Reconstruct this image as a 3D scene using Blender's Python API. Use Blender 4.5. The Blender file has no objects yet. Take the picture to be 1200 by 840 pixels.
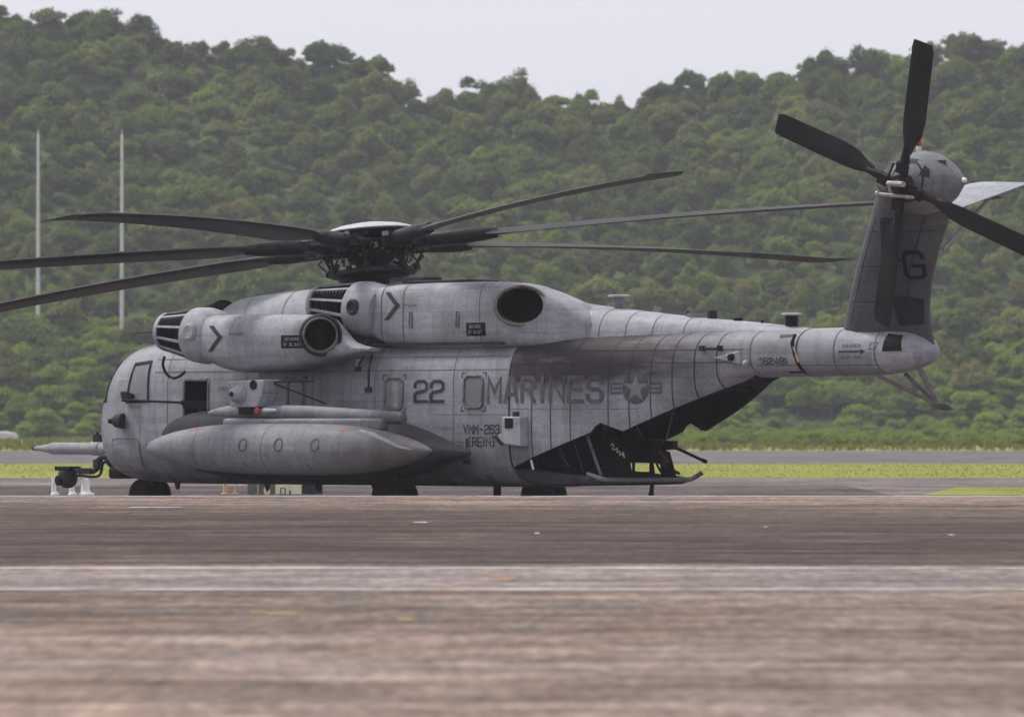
import bpy, bmesh, math, random
import numpy as np
from mathutils import Vector, Matrix, Euler
from mathutils.bvhtree import BVHTree
R = math.radians
random.seed(7); rng = np.random.default_rng(7)
scene = bpy.context.scene
COL = scene.collection

# ------------------------------------------------------------------ camera
CAM_Z = 1.7
cam_d = bpy.data.cameras.new('camera'); cam = bpy.data.objects.new('camera', cam_d); COL.objects.link(cam)
cam.location = (0, 0, CAM_Z)
cam.rotation_euler = (R(90.0 + math.degrees(math.atan(72 / 7440))), 0, 0)
cam_d.sensor_width = 36.0
cam_d.lens = 36.0 * 7440 / 1200
cam_d.clip_start = 0.5; cam_d.clip_end = 5000
cam_d.dof.use_dof = True; cam_d.dof.focus_distance = 115.5; cam_d.dof.aperture_fstop = 3.9
scene.camera = cam

# ------------------------------------------------------------------ sky and sun (bright overcast)
SUN_EL, SUN_AZ = R(58), R(-62)          # azimuth measured from +Y (away from camera) towards +X
world = bpy.data.worlds.new('World'); scene.world = world; world.use_nodes = True
wn, wl = world.node_tree.nodes, world.node_tree.links
wn.clear()
sky = wn.new('ShaderNodeTexSky'); sky.sky_type = 'NISHITA'; sky.sun_disc = False
sky.sun_elevation = SUN_EL; sky.sun_rotation = SUN_AZ
sky.air_density = 1.0; sky.dust_density = 4.0; sky.ozone_density = 1.0; sky.altitude = 0
hs = wn.new('ShaderNodeHueSaturation'); hs.inputs['Saturation'].default_value = 0.18
cloud = wn.new('ShaderNodeMix'); cloud.data_type = 'RGBA'; cloud.inputs[0].default_value = 0.6
cloud.inputs[7].default_value = (7.5, 7.45, 8.35, 1)      # even cloud deck mixed over the clear sky
bg = wn.new('ShaderNodeBackground'); bg.inputs['Strength'].default_value = 0.073
wo = wn.new('ShaderNodeOutputWorld')
wl.new(sky.outputs[0], hs.inputs['Color']); wl.new(hs.outputs[0], cloud.inputs[6])
wl.new(cloud.outputs[2], bg.inputs['Color']); wl.new(bg.outputs[0], wo.inputs['Surface'])
sun_d = bpy.data.lights.new('sun', 'SUN'); sun = bpy.data.objects.new('sun', sun_d); COL.objects.link(sun)
sun_d.energy = 1.5; sun_d.angle = R(11); sun_d.color = (1.0, 0.96, 0.90)
sdir = Vector((math.sin(SUN_AZ) * math.cos(SUN_EL), math.cos(SUN_AZ) * math.cos(SUN_EL), math.sin(SUN_EL)))
sun.rotation_euler = sdir.to_track_quat('Z', 'Y').to_euler()
sun.location = (0, 0, 80)

vs = scene.view_settings
vs.view_transform = 'Standard'; vs.look = 'None'; vs.gamma = 1.0; vs.exposure = 1.0
vs.use_curve_mapping = False
scene.render.engine = 'CYCLES'
cy = scene.cycles
cy.use_denoising = True; cy.use_adaptive_sampling = True; cy.adaptive_threshold = 0.025
cy.max_bounces = 5; cy.diffuse_bounces = 2; cy.glossy_bounces = 2; cy.transmission_bounces = 4
cy.volume_bounces = 0; cy.transparent_max_bounces = 8
cy.sample_clamp_indirect = 6.0

# ------------------------------------------------------------------ materials
def lin(c):
    return tuple(((v / 12.92) if v <= 0.04045 else ((v + 0.055) / 1.055) ** 2.4) for v in c)

class NT:
    """small node-tree writer"""
    def __init__(s, name):
        s.m = bpy.data.materials.new(name); s.m.use_nodes = True
        s.n, s.l = s.m.node_tree.nodes, s.m.node_tree.links
        s.bsdf = s.n['Principled BSDF']; s.out = s.n['Material Output']
    def new(s, t, **kw):
        k = s.n.new(t)
        for a, v in kw.items(): setattr(k, a, v)
        return k
    def link(s, a, b): s.l.new(a, b)
    def coord(s, which='Object', scale=(1, 1, 1), loc=(0, 0, 0)):
        tc = s.new('ShaderNodeTexCoord'); mp = s.new('ShaderNodeMapping')
        mp.inputs['Scale'].default_value = scale; mp.inputs['Location'].default_value = loc
        s.link(tc.outputs[which], mp.inputs[0]); return mp.outputs[0]
    def noise(s, vec, scale, detail=4, rough=0.55):
        k = s.new('ShaderNodeTexNoise'); k.inputs['Scale'].default_value = scale
        k.inputs['Detail'].default_value = detail; k.inputs['Roughness'].default_value = rough
        s.link(vec, k.inputs['Vector']); return k.outputs['Fac']
    def ramp(s, fac, stops, interp='LINEAR'):
        k = s.new('ShaderNodeValToRGB'); k.color_ramp.interpolation = interp
        e = k.color_ramp.elements
        while len(e) > 1: e.remove(e[-1])
        for i, (p, c) in enumerate(stops):
            el = e[0] if i == 0 else e.new(p)
            el.position = p; el.color = (c, c, c, 1) if isinstance(c, (int, float)) else (*c[:3], 1)
        s.link(fac, k.inputs[0]); return k.outputs[0]
    def mix(s, fac, a, b, blend='MIX'):
        k = s.new('ShaderNodeMix'); k.data_type = 'RGBA'; k.blend_type = blend
        for i, v in ((0, fac), (6, a), (7, b)):
            if hasattr(v, 'links') or hasattr(v, 'is_linked'): s.link(v, k.inputs[i])
            elif isinstance(v, (int, float)): k.inputs[i].default_value = v
            else: k.inputs[i].default_value = (*v[:3], 1)
        return k.outputs[2]
    def math(s, op, a, b=0.0, clamp=False):
        k = s.new('ShaderNodeMath'); k.operation = op; k.use_clamp = clamp
        for i, v in ((0, a), (1, b)):
            if hasattr(v, 'is_linked'): s.link(v, k.inputs[i])
            else: k.inputs[i].default_value = v
        return k.outputs[0]
    def sep(s, vec):
        k = s.new('ShaderNodeSeparateXYZ'); s.link(vec, k.inputs[0]); return k.outputs
    def bump(s, h, strength=0.3, dist=0.01):
        k = s.new('ShaderNodeBump'); k.inputs['Strength'].default_value = strength
        k.inputs['Distance'].default_value = dist
        s.link(h, k.inputs['Height']); s.link(k.outputs[0], s.bsdf.inputs['Normal'])
    def set(s, base=None, rough=None, metal=None, spec=None):
        for key, v in (('Base Color', base), ('Roughness', rough), ('Metallic', metal), ('Specular IOR Level', spec)):
            if v is None: continue
            if hasattr(v, 'is_linked'): s.link(v, s.bsdf.inputs[key])
            elif isinstance(v, (int, float)): s.bsdf.inputs[key].default_value = v
            else: s.bsdf.inputs[key].default_value = (*v[:3], 1)
        return s.m

def simple(name, col, rough=0.6, metal=0.0, var=0.25, scale=6.0, spec=0.4):
    t = NT(name); v = t.coord('Object')
    n = t.noise(v, scale, 5)
    a = tuple(c * (1 - var) for c in col); b = tuple(min(1, c * (1 + var)) for c in col)
    return t.set(t.ramp(n, [(0.3, a), (0.7, b)]), rough, metal, spec)

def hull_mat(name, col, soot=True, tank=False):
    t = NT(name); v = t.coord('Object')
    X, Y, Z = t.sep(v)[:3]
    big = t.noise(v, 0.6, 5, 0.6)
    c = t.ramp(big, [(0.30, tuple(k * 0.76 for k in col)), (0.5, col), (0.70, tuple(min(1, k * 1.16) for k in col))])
    # touched-up paint areas: cells of slightly different grey
    bk = t.new('ShaderNodeTexBrick'); bv = t.coord('Object', (1, 1, 1))
    cx = t.new('ShaderNodeCombineXYZ'); sp = t.sep(bv); t.link(sp[0], cx.inputs[0]); t.link(sp[2], cx.inputs[1])
    t.link(cx.outputs[0], bk.inputs['Vector'])
    bk.inputs['Scale'].default_value = 1.0; bk.inputs['Mortar Size'].default_value = 0.004
    bk.inputs['Brick Width'].default_value = 0.83; bk.inputs['Row Height'].default_value = 0.41
    bk.inputs['Color1'].default_value = (0.84, 0.84, 0.84, 1); bk.inputs['Color2'].default_value = (1.10, 1.10, 1.11, 1)
    bk.inputs['Mortar'].default_value = (0.72, 0.72, 0.73, 1); bk.inputs['Bias'].default_value = 0.1
    c = t.mix(1.0, c, bk.outputs['Color'], 'MULTIPLY')
    # rain and oil streaks run down the sides
    sv = t.coord('Object', (5.0, 5.0, 0.5)); st = t.noise(sv, 1.3, 3, 0.5)
    c = t.mix(1.0, c, t.ramp(st, [(0.34, 0.86), (0.5, 1.0), (0.70, 1.04)]), 'MULTIPLY')
    # fore-and-aft scuffs
    hv = t.coord('Object', (0.6, 4.0, 7.0)); ht = t.noise(hv, 1.2, 3, 0.5)
    c = t.mix(1.0, c, t.ramp(ht, [(0.34, 0.90), (0.52, 1.0), (0.68, 1.08)]), 'MULTIPLY')
    fine = t.noise(v, 16, 4, 0.7)
    c = t.mix(1.0, c, t.ramp(fine, [(0.34, 0.83), (0.55, 1.03)]), 'MULTIPLY')
    if soot:
        # exhaust soot from the centre engine lying along the upper rear fuselage
        mx = t.new('ShaderNodeMapRange'); mx.inputs[1].default_value = 4.88; mx.inputs[2].default_value = 5.05; t.link(X, mx.inputs[0])
        mx2 = t.new('ShaderNodeMapRange'); mx2.inputs[1].default_value = 10.2; mx2.inputs[2].default_value = 6.8; t.link(X, mx2.inputs[0])
        mz = t.new('ShaderNodeMapRange'); mz.inputs[1].default_value = 2.1; mz.inputs[2].default_value = 2.65; t.link(Z, mz.inputs[0])
        mz2 = t.new('ShaderNodeMapRange'); mz2.inputs[1].default_value = 3.9; mz2.inputs[2].default_value = 3.3; t.link(Z, mz2.inputs[0])
        f = t.math('MULTIPLY', t.math('MULTIPLY', mx.outputs[0], mx2.outputs[0]), t.math('MULTIPLY', mz.outputs[0], mz2.outputs[0]))
        wv = t.coord('Object', (0.35, 1, 1.8)); w = t.noise(wv, 1.6, 5, 0.6)
        f = t.math('MULTIPLY', f, t.ramp(w, [(0.32, 0.28), (0.62, 1.0)]), True)
        c = t.mix(t.math('MULTIPLY', f, 2.0, True), c, (0.034, 0.027, 0.030))
        # oil and dirt along the belly, with the underside's shade painted in too
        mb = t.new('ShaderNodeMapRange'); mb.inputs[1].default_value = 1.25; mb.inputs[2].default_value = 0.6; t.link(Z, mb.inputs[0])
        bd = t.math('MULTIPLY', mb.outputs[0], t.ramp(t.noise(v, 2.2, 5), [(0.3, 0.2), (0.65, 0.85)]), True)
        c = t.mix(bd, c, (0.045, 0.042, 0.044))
    if tank:
        # exhaust grime settles on the rear of the tanks
        mt = t.new('ShaderNodeMapRange'); mt.inputs[1].default_value = 0.9; mt.inputs[2].default_value = 3.6; t.link(X, mt.inputs[0])
        gr = t.math('MULTIPLY', mt.outputs[0], t.ramp(t.noise(v, 3.0, 6, .65), [(0.3, 0.35), (0.62, 0.9)]), True)
        c = t.mix(gr, c, (0.085, 0.072, 0.066))
    t.bump(t.noise(v, 3.2, 4), 0.5, 0.03)
    return t.set(c, t.ramp(big, [(0.3, 0.55), (0.7, 0.72)]), 0.0, 0.22)

HULL = (0.272, 0.278, 0.305)
M = {}
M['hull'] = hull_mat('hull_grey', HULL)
M['hull2'] = hull_mat('light_grey_paint', (0.292, 0.298, 0.325), False)
M['tank'] = hull_mat('tank_grey', (0.205, 0.211, 0.232), False, True)
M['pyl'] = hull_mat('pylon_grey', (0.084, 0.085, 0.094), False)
M['gear'] = hull_mat('gearbox_grey', (0.165, 0.167, 0.182), False)
M['dark'] = simple('dark_grey_paint', (0.030, 0.029, 0.034), 0.6, spec=.12)
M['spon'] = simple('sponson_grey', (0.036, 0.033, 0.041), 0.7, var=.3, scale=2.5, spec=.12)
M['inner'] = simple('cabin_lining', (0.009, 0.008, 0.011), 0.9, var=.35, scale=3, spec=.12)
M['black'] = simple('black_metal', (0.008, 0.008, 0.009), 0.5, 0.0, spec=.12)
M['rubber'] = simple('tyre_rubber', (0.007, 0.007, 0.007), 0.9, 0.0, spec=.2)
M['blade'] = simple('blade_grey', (0.030, 0.028, 0.028), 0.5, 0.0, var=.35, scale=1.3, spec=.12)
M['tblade'] = simple('tail_blade_grey', (0.022, 0.021, 0.023), 0.5, 0.0, var=.3, scale=2, spec=.12)
M['hub'] = simple('oily_hub_metal', (0.022, 0.017, 0.019), 0.45, 0.1, var=.5, scale=9, spec=.12)
M['steel'] = simple('worn_steel', (0.30, 0.27, 0.26), 0.5, 0.3, var=.3, scale=9)
M['mark'] = simple('marking_paint', (0.045, 0.043, 0.052), 0.7, var=.4, scale=7, spec=.12)
M['markin'] = simple('faded_marking_paint', (0.088, 0.085, 0.098), 0.7, var=.35, scale=7, spec=.12)
M['seam'] = simple('seam_line', (0.125, 0.12, 0.132), 0.7, var=.3, scale=5, spec=.12)
M['star'] = simple('star_grey', (0.185, 0.185, 0.20), 0.7, var=.2, scale=6, spec=.15)
M['white'] = simple('white_paint', (0.72, 0.70, 0.70), 0.6, var=.1)
M['cap'] = simple('pale_cap', (0.40, 0.39, 0.41), 0.55, var=.2, scale=5)
M['exh'] = simple('burnt_exhaust', (0.17, 0.135, 0.11), 0.5, 0.6, var=.5, scale=4)
M['exin'] = simple('sooted_pipe', (0.005, 0.0045, 0.0055), 0.9, 0.0, spec=.03)
M['red'] = simple('red_cover', (0.30, 0.035, 0.04), 0.6)
M['maroon'] = simple('maroon_cloth', (0.12, 0.028, 0.06), 0.8)
M['cream'] = simple('cream_panel', (0.72, 0.68, 0.50), 0.6, var=.08)
M['signdk'] = simple('sign_dark_panel', (0.10, 0.11, 0.085), 0.7)
M['orange'] = simple('orange_post', (0.60, 0.38, 0.20), 0.6, var=.15)
M['galv'] = simple('galvanised_pole', (0.56, 0.55, 0.58), 0.55, 0.2, var=.15, scale=1)
M['rock'] = simple('pale_concrete', (0.52, 0.50, 0.50), 0.8, var=.15, scale=3)
def glass(name, col, rough, alpha):
    t = NT(name); t.set(col, rough, 0, 0.6); t.bsdf.inputs['Alpha'].default_value = alpha
    return t.m
M['glass'] = glass('cockpit_glass', (0.46, 0.48, 0.52), 0.05, 0.42)  # pale base colour stands in for reflections on the glass
M['pane'] = glass('painted_light_pane', (0.26, 0.25, 0.27), 0.08, 0.6)  # greyed pane colour imitates light seen through the cabin windows
# ------------------------------------------------------------------ mesh writer
class MB:
    def __init__(s): s.v = []; s.f = []; s.mi = []
    def add(s, vs, fs, mi=0):
        o = len(s.v); s.v += [tuple(map(float, p)) for p in vs]
        s.f += [tuple(i + o for i in f) for f in fs]; s.mi += [mi] * len(fs); return s
    def box(s, c, d, rot=None, mi=0):
        m = Euler(rot).to_matrix() if rot else Matrix.Identity(3)
        pts = [Vector(c) + m @ Vector((sx * d[0] / 2, sy * d[1] / 2, sz * d[2] / 2)) for sx in (-1, 1) for sy in (-1, 1) for sz in (-1, 1)]
        return s.add(pts, [(0, 1, 3, 2), (4, 6, 7, 5), (0, 4, 5, 1), (2, 3, 7, 6), (0, 2, 6, 4), (1, 5, 7, 3)], mi)
    def rings(s, rings, caps=True, closed=True, mi=0):
        n = len(rings[0]); fs = []
        for i in range(len(rings) - 1):
            for j in range(n if closed else n - 1):
                k = (j + 1) % n
                fs.append((i * n + j, i * n + k, (i + 1) * n + k, (i + 1) * n + j))
        if caps:
            fs.append(tuple(reversed(range(n)))); fs.append(tuple((len(rings) - 1) * n + j for j in range(n)))
        return s.add([p for r in rings for p in r], fs, mi)
    def tube(s, pts, rad, n=10, caps=True, mi=0):
        pts = [Vector(p) for p in pts]
        if not hasattr(rad, '__len__'): rad = [rad] * len(pts)
        rings = []; up = None
        for i, p in enumerate(pts):
            d = (pts[min(i + 1, len(pts) - 1)] - pts[max(i - 1, 0)]).normalized()
            if up is None:
                up = Vector((0, 0, 1)) if abs(d.z) < 0.9 else Vector((1, 0, 0))
            a = d.cross(up).normalized(); b = a.cross(d).normalized(); up = b
            rings.append([p + (a * math.cos(2 * math.pi * k / n) + b * math.sin(2 * math.pi * k / n)) * rad[i] for k in range(n)])
        return s.rings(rings, caps, mi=mi)
    def lathe(s, prof, o=(0, 0, 0), axis=(1, 0, 0), n=32, caps=True, mi=0, sq=(1, 1)):
        """prof: list of (along, radius); axis direction"""
        d = Vector(axis).normalized(); u = Vector((0, 0, 1)) if abs(d.z) < 0.9 else Vector((1, 0, 0))
        a = d.cross(u).normalized(); b = a.cross(d).normalized(); o = Vector(o)
        return s.rings([[o + d * t + (a * sq[0] * math.cos(2 * math.pi * k / n) + b * sq[1] * math.sin(2 * math.pi * k / n)) * r for k in range(n)] for t, r in prof], caps, mi=mi)
    def prism(s, poly, d, mi=0):
        """poly: list of 3D points, extruded by vector d"""
        n = len(poly); d = Vector(d); top = [Vector(p) + d for p in poly]
        fs = [tuple(range(n)), tuple(reversed(range(n, 2 * n)))] + [(i, n + i, n + (i + 1) % n, (i + 1) % n) for i in range(n)]
        return s.add([Vector(p) for p in poly] + top, fs, mi)
    def mesh(s, name, mats, ang=35, fix=True):
        me = bpy.data.meshes.new(name); me.from_pydata(s.v, [], s.f)
        for m in (mats if isinstance(mats, (list, tuple)) else [mats]): me.materials.append(m)
        me.polygons.foreach_set('material_index', s.mi)
        if fix:
            bm = bmesh.new(); bm.from_mesh(me); bmesh.ops.recalc_face_normals(bm, faces=bm.faces); bm.to_mesh(me); bm.free()
        me.polygons.foreach_set('use_smooth', [True] * len(me.polygons))
        me.set_sharp_from_angle(angle=R(ang)); me.update(); return me
    def build(s, name, mats, parent=None, ang=35, bevel=0.0, loc=None, fix=True):
        o = bpy.data.objects.new(name, s.mesh(name, mats, ang, fix)); COL.objects.link(o); o.parent = parent
        if loc: o.location = loc
        if bevel:
            b = o.modifiers.new('bevel', 'BEVEL'); b.width = bevel; b.segments = 2; b.limit_method = 'ANGLE'; b.angle_limit = R(40)
        return o

def tag(o, label=None, cat=None, group=None, kind=None):
    if label: o['label'] = label
    if cat: o['category'] = cat
    if group: o['group'] = group
    if kind: o['kind'] = kind
    return o
def empty(name, loc=(0, 0, 0), rz=0.0, parent=None):
    o = bpy.data.objects.new(name, None); COL.objects.link(o); o.location = loc; o.rotation_euler = (0, 0, rz); o.parent = parent
    o.empty_display_size = 0.3
    return o
def hermite(pts):
    xs = np.array([p[0] for p in pts], float); ys = np.array([p[1] for p in pts], float)
    d = np.diff(ys) / np.diff(xs); m = np.zeros(len(xs)); m[0], m[-1] = d[0], d[-1]
    for i in range(1, len(xs) - 1):
        m[i] = 0 if d[i - 1] * d[i] <= 0 else 2 * d[i - 1] * d[i] / (d[i - 1] + d[i])
    def f(x):
        x = min(max(x, xs[0]), xs[-1]); i = min(int(np.searchsorted(xs, x, 'right')) - 1, len(xs) - 2); i = max(i, 0)
        h = xs[i + 1] - xs[i]; t = (x - xs[i]) / h
        return float((2*t**3-3*t**2+1)*ys[i] + (t**3-2*t**2+t)*h*m[i] + (-2*t**3+3*t**2)*ys[i+1] + (t**3-t**2)*h*m[i+1])
    return f
# ------------------------------------------------------------------ hull shape (metres; x aft of the rotor mast, y to starboard, z up)
HW = hermite([(-7.16, .04), (-7.08, .32), (-6.95, .52), (-6.7, .78), (-6.3, 1.02), (-5.9, 1.17), (-5.4, 1.28), (-4.8, 1.34), (-4, 1.35), (5.4, 1.35), (7, 1.22), (8.5, .98), (10.2, .66), (12, .54), (13.3, .46), (13.75, .32), (13.92, .08)])
HT = hermite([(-7.16, 1.6), (-7.08, 1.85), (-6.95, 2.1), (-6.7, 2.45), (-6.3, 2.85), (-5.9, 3.08), (-5.4, 3.19), (-4.8, 3.2), (5, 3.2), (8, 3.27), (10, 3.3), (12.5, 3.33), (13.3, 3.28), (13.75, 3.13), (13.92, 2.95)])
HB = hermite([(-7.16, 1.4), (-7.08, 1.12), (-6.95, .92), (-6.7, .70), (-6.3, .57), (-5.9, .51), (-5.4, .48), (-4.8, .47), (5.4, .47), (6.9, .6), (8, 1.1), (9.2, 2.0), (10.2, 2.46), (12.6, 2.48), (13.3, 2.55), (13.75, 2.68), (13.92, 2.86)])
HN = hermite([(-7.16, 2.2), (-6.3, 2.8), (-5.4, 3.4), (-4, 4.0), (5, 4.0), (8, 3.2), (10.2, 2.6), (13.92, 2.2)])
HE = lambda x: float(np.interp(x, [4.9, 6.86, 6.95, 7.08, 7.55, 10.15], [.83, 1.48, 1.58, 1.65, 1.50, 2.52]))   # lower edge of the rear side walls
def half_y(x, z):
    zc = (HT(x) + HB(x)) / 2; h = (HT(x) - HB(x)) / 2; n = HN(x)
    return HW(x) * max(0.0, 1 - abs((z - zc) / h) ** n) ** (1 / n)
# ------------------------------------------------------------------ helicopter
HELI_D = 120.0; YAW = R(44)
heli = empty('helicopter', (-165 / 7440 * HELI_D, HELI_D, 0), -YAW)
tag(heli, 'large grey military transport helicopter with seven rotor blades parked with its ramp down', 'helicopter')

def ring(x, k=64, inset=0.0):
    w, t, b, n = max(HW(x) - inset, .01), HT(x) - inset, HB(x) + inset, HN(x)
    zc, h = (t + b) / 2, (t - b) / 2
    out = []
    for i in range(k):
        a = 2 * math.pi * i / k; c, s = math.cos(a), math.sin(a)
        out.append((x, w * math.copysign(abs(c) ** (2 / n), c), zc + h * math.copysign(abs(s) ** (2 / n), s)))
    return out
def arch(x, k=49, inset=0.0):
    w, t, b, n = max(HW(x) - inset, .01), HT(x) - inset, HB(x) + inset, HN(x)
    zc, h = (t + b) / 2, (t - b) / 2
    q = max(-1, min(.98, (HE(x) - zc) / h)); a0 = math.asin(math.copysign(abs(q) ** (n / 2), q))
    out = []
    for i in range(k):
        a = a0 + (math.pi - 2 * a0) * i / (k - 1); c, s = math.cos(a), math.sin(a)
        out.append((x, w * math.copysign(abs(c) ** (2 / n), c), zc + h * math.copysign(abs(s) ** (2 / n), s)))
    return out
def boolean(o, cutters):
    for c in cutters:
        m = o.modifiers.new('cut', 'BOOLEAN'); m.operation = 'DIFFERENCE'; m.solver = 'EXACT'; m.object = c; m.use_self = False
    dg = bpy.context.evaluated_depsgraph_get()
    me = bpy.data.meshes.new_from_object(o.evaluated_get(dg)); o.modifiers.clear(); old = o.data; o.data = me; me.name = old.name
    me.set_sharp_from_angle(angle=R(32))
    for c in cutters: bpy.data.objects.remove(c)
def smooth(pts, k=5):
    P = [Vector(p) for p in pts]; P = [P[0] * 2 - P[1]] + P + [P[-1] * 2 - P[-2]]; out = []
    for i in range(1, len(P) - 2):
        a, b, c, d = P[i-1:i+3]
        for q in range(k):
            t = q / k; out.append(.5 * (2 * b + (c - a) * t + (2 * a - 5 * b + 4 * c - d) * t ** 2 + (3 * b - a - 3 * c + d) * t ** 3))
    return out + [P[-2]]
def rrect(x0, x1, z0, z1, r, k=5):
    out = []
    for cx, cz, a0 in ((x1 - r, z1 - r, 0), (x0 + r, z1 - r, 90), (x0 + r, z0 + r, 180), (x1 - r, z0 + r, 270)):
        for i in range(k + 1):
            a = R(a0 + 90 * i / k); out.append((cx + r * math.cos(a), cz + r * math.sin(a)))
    return out
def bvh_of(*mbs):
    v, f = [], []
    for mb in mbs:
        o = len(v); v += [Vector(p) for p in mb.v]; f += [[i + o for i in q] for q in mb.f]
    return BVHTree.FromPolygons(v, f)

# front and centre fuselage: one closed skin, cabin, cockpit and the crew-door opening cut out of it
xs = list(np.concatenate([np.linspace(-7.16, -6.9, 7), np.arange(-6.8, -4.0, .1), np.arange(-4, 4.9, .25), [4.9]]))
mh = MB().rings([ring(x) for x in xs])
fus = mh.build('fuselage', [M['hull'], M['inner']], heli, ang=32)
ma = MB(); ax = list(np.concatenate([[4.9], np.arange(5.1, 6.8, .2), [6.86, 6.95, 7.08, 7.3, 7.55], np.arange(7.8, 10.2, .2), [10.15]]))
outer = [arch(x) for x in ax]; inner = [arch(x, inset=.07) for x in ax]
ma.rings(outer, caps=False, closed=False)
mb_boom = MB().rings([ring(x, 40) for x in list(np.arange(10.1, 13.2, .2)) + [13.3, 13.45, 13.6, 13.72, 13.82, 13.88, 13.92]])
HULLB = bvh_of(mh, ma, mb_boom)

def cutter(mb):
    o = mb.build('cutter', [M['hull'], M['inner']]); o.parent = heli
    for p in o.data.polygons: p.material_index = 1
    return o
bpy.context.view_layer.update()
def inner_loft(x0, x1, z0, z1, d):
    rs = []
    for x in np.linspace(x0, x1, 9):
        rs.append([(p[0], p[1], min(max(p[2], z0), z1)) for p in ring(x, 40, d)])
    return MB().rings(rs)
COCK = [(-5.42, 2.06), (-5.27, 2.76), (-4.79, 2.80), (-4.76, 2.08)]
cuts = [cutter(MB().box((0.65, 0, 1.80), (9.1, 2.36, 2.0))),
        cutter(MB().box((-3.395, -1.2, 2.085), (.63, .9, .71))),
        cutter(inner_loft(-6.35, -4.25, 1.75, 2.98, .09)),
        cutter(MB().prism([(x, -1.7, z) for x, z in COCK], (0, 3.4, 0)))]
for x0, x1, z0, z1 in ((-.86, -.46, 1.90, 2.44), (1.74, 2.18, 1.91, 2.46), (3.79, 4.25, 1.93, 2.49)):
    for sy in (-1, 1): cuts.append(cutter(MB().prism([(x, sy * 1.0, z) for x, z in rrect(x0 + .01, x1 - .01, z0 + .01, z1 - .01, .09, 3)], (0, sy * .7, 0))))
for sy in (-1, 1):
    cuts.append(cutter(MB().prism([(-8, sy * .10, 2.06), (-8, sy * .96, 2.08), (-8, sy * .84, 2.76), (-8, sy * .08, 2.86)], (2.55, 0, 0))))
boolean(fus, cuts)

# rear fuselage shell, open below for the ramp
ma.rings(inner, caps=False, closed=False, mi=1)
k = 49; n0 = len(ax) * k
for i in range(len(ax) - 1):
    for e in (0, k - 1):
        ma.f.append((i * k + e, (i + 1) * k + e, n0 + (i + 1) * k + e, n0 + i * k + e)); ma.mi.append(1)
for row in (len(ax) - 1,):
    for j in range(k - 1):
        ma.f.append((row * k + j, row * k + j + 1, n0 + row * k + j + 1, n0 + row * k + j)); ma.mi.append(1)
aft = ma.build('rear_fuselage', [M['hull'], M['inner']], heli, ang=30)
# ceiling frames inside the ramp bay
for x in (5.3, 6.0, 6.7, 7.5, 8.4, 9.3):
    a, b = arch(x, 25, .07), arch(x + .07, 25, .07); c, d = arch(x, 25, .15), arch(x + .07, 25, .15)
    m = MB()
    for i in range(24):
        m.add([a[i], a[i+1], b[i+1], b[i], c[i], c[i+1], d[i+1], d[i]], [(4, 5, 6, 7), (0, 1, 5, 4), (3, 2, 6, 7)])
    m.build('bay_frame', M['inner'], aft)
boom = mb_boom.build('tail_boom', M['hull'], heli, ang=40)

# ---- things laid on the skin
def decal(name, polys, mat, parent, bvh=None, off=.004, thick=0.0, step=.12, src=None, d=(0, 1, 0), uv=None):
    """flat outlines (x, z) carried sideways onto the skin; uv maps (a, b) to a start point"""
    bvh = bvh or HULLB; d = Vector(d).normalized()
    uv = uv or (lambda a, b: Vector((a, -6, b)))
    bm = bmesh.new(); extra = []
    for q, poly in enumerate(polys):
        vs = [bm.verts.new((a, b, q * 1e-4)) for a, b in poly]
        try: bm.faces.new(vs)
        except ValueError: pass
    bmesh.ops.triangulate(bm, faces=bm.faces)
    for _ in range(6):
        es = [e for e in bm.edges if e.calc_length() > step]
        if not es: break
        bmesh.ops.subdivide_edges(bm, edges=es, cuts=1); bmesh.ops.triangulate(bm, faces=[f for f in bm.faces if len(f.verts) > 3])
    for v in bm.verts:
        o = uv(v.co.x, v.co.y); q = v.co.z
        loc, nor, _, _ = bvh.ray_cast(o, d)
        if loc is None:
            loc, nor, _, _ = bvh.find_nearest(o + d * 4.8)
        if nor.dot(d) > 0: nor = -nor
        v.co = loc + nor * (off + q * 4)
    for f in bm.faces:
        f.normal_update()
        if f.normal.dot(d) > 0: f.normal_flip()
    me = bpy.data.meshes.new(name); bm.to_mesh(me); bm.free(); me.materials.append(mat)
    me.polygons.foreach_set('use_smooth', [True] * len(me.polygons))
    o = bpy.data.objects.new(name, me); COL.objects.link(o); o.parent = parent
    if thick:
        s = o.modifiers.new('thick', 'SOLIDIFY'); s.thickness = thick; s.offset = -1
    return o
def ringpoly(outer, inner):
    n = len(outer)
    return [[outer[i], outer[(i + 1) % n], inner[(i + 1) % n], inner[i]] for i in range(n)]
def circ(cx, cz, r, k=20, rx=None):
    return [(cx + (rx or r) * math.cos(2 * math.pi * i / k), cz + r * math.sin(2 * math.pi * i / k)) for i in range(k)]

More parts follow.
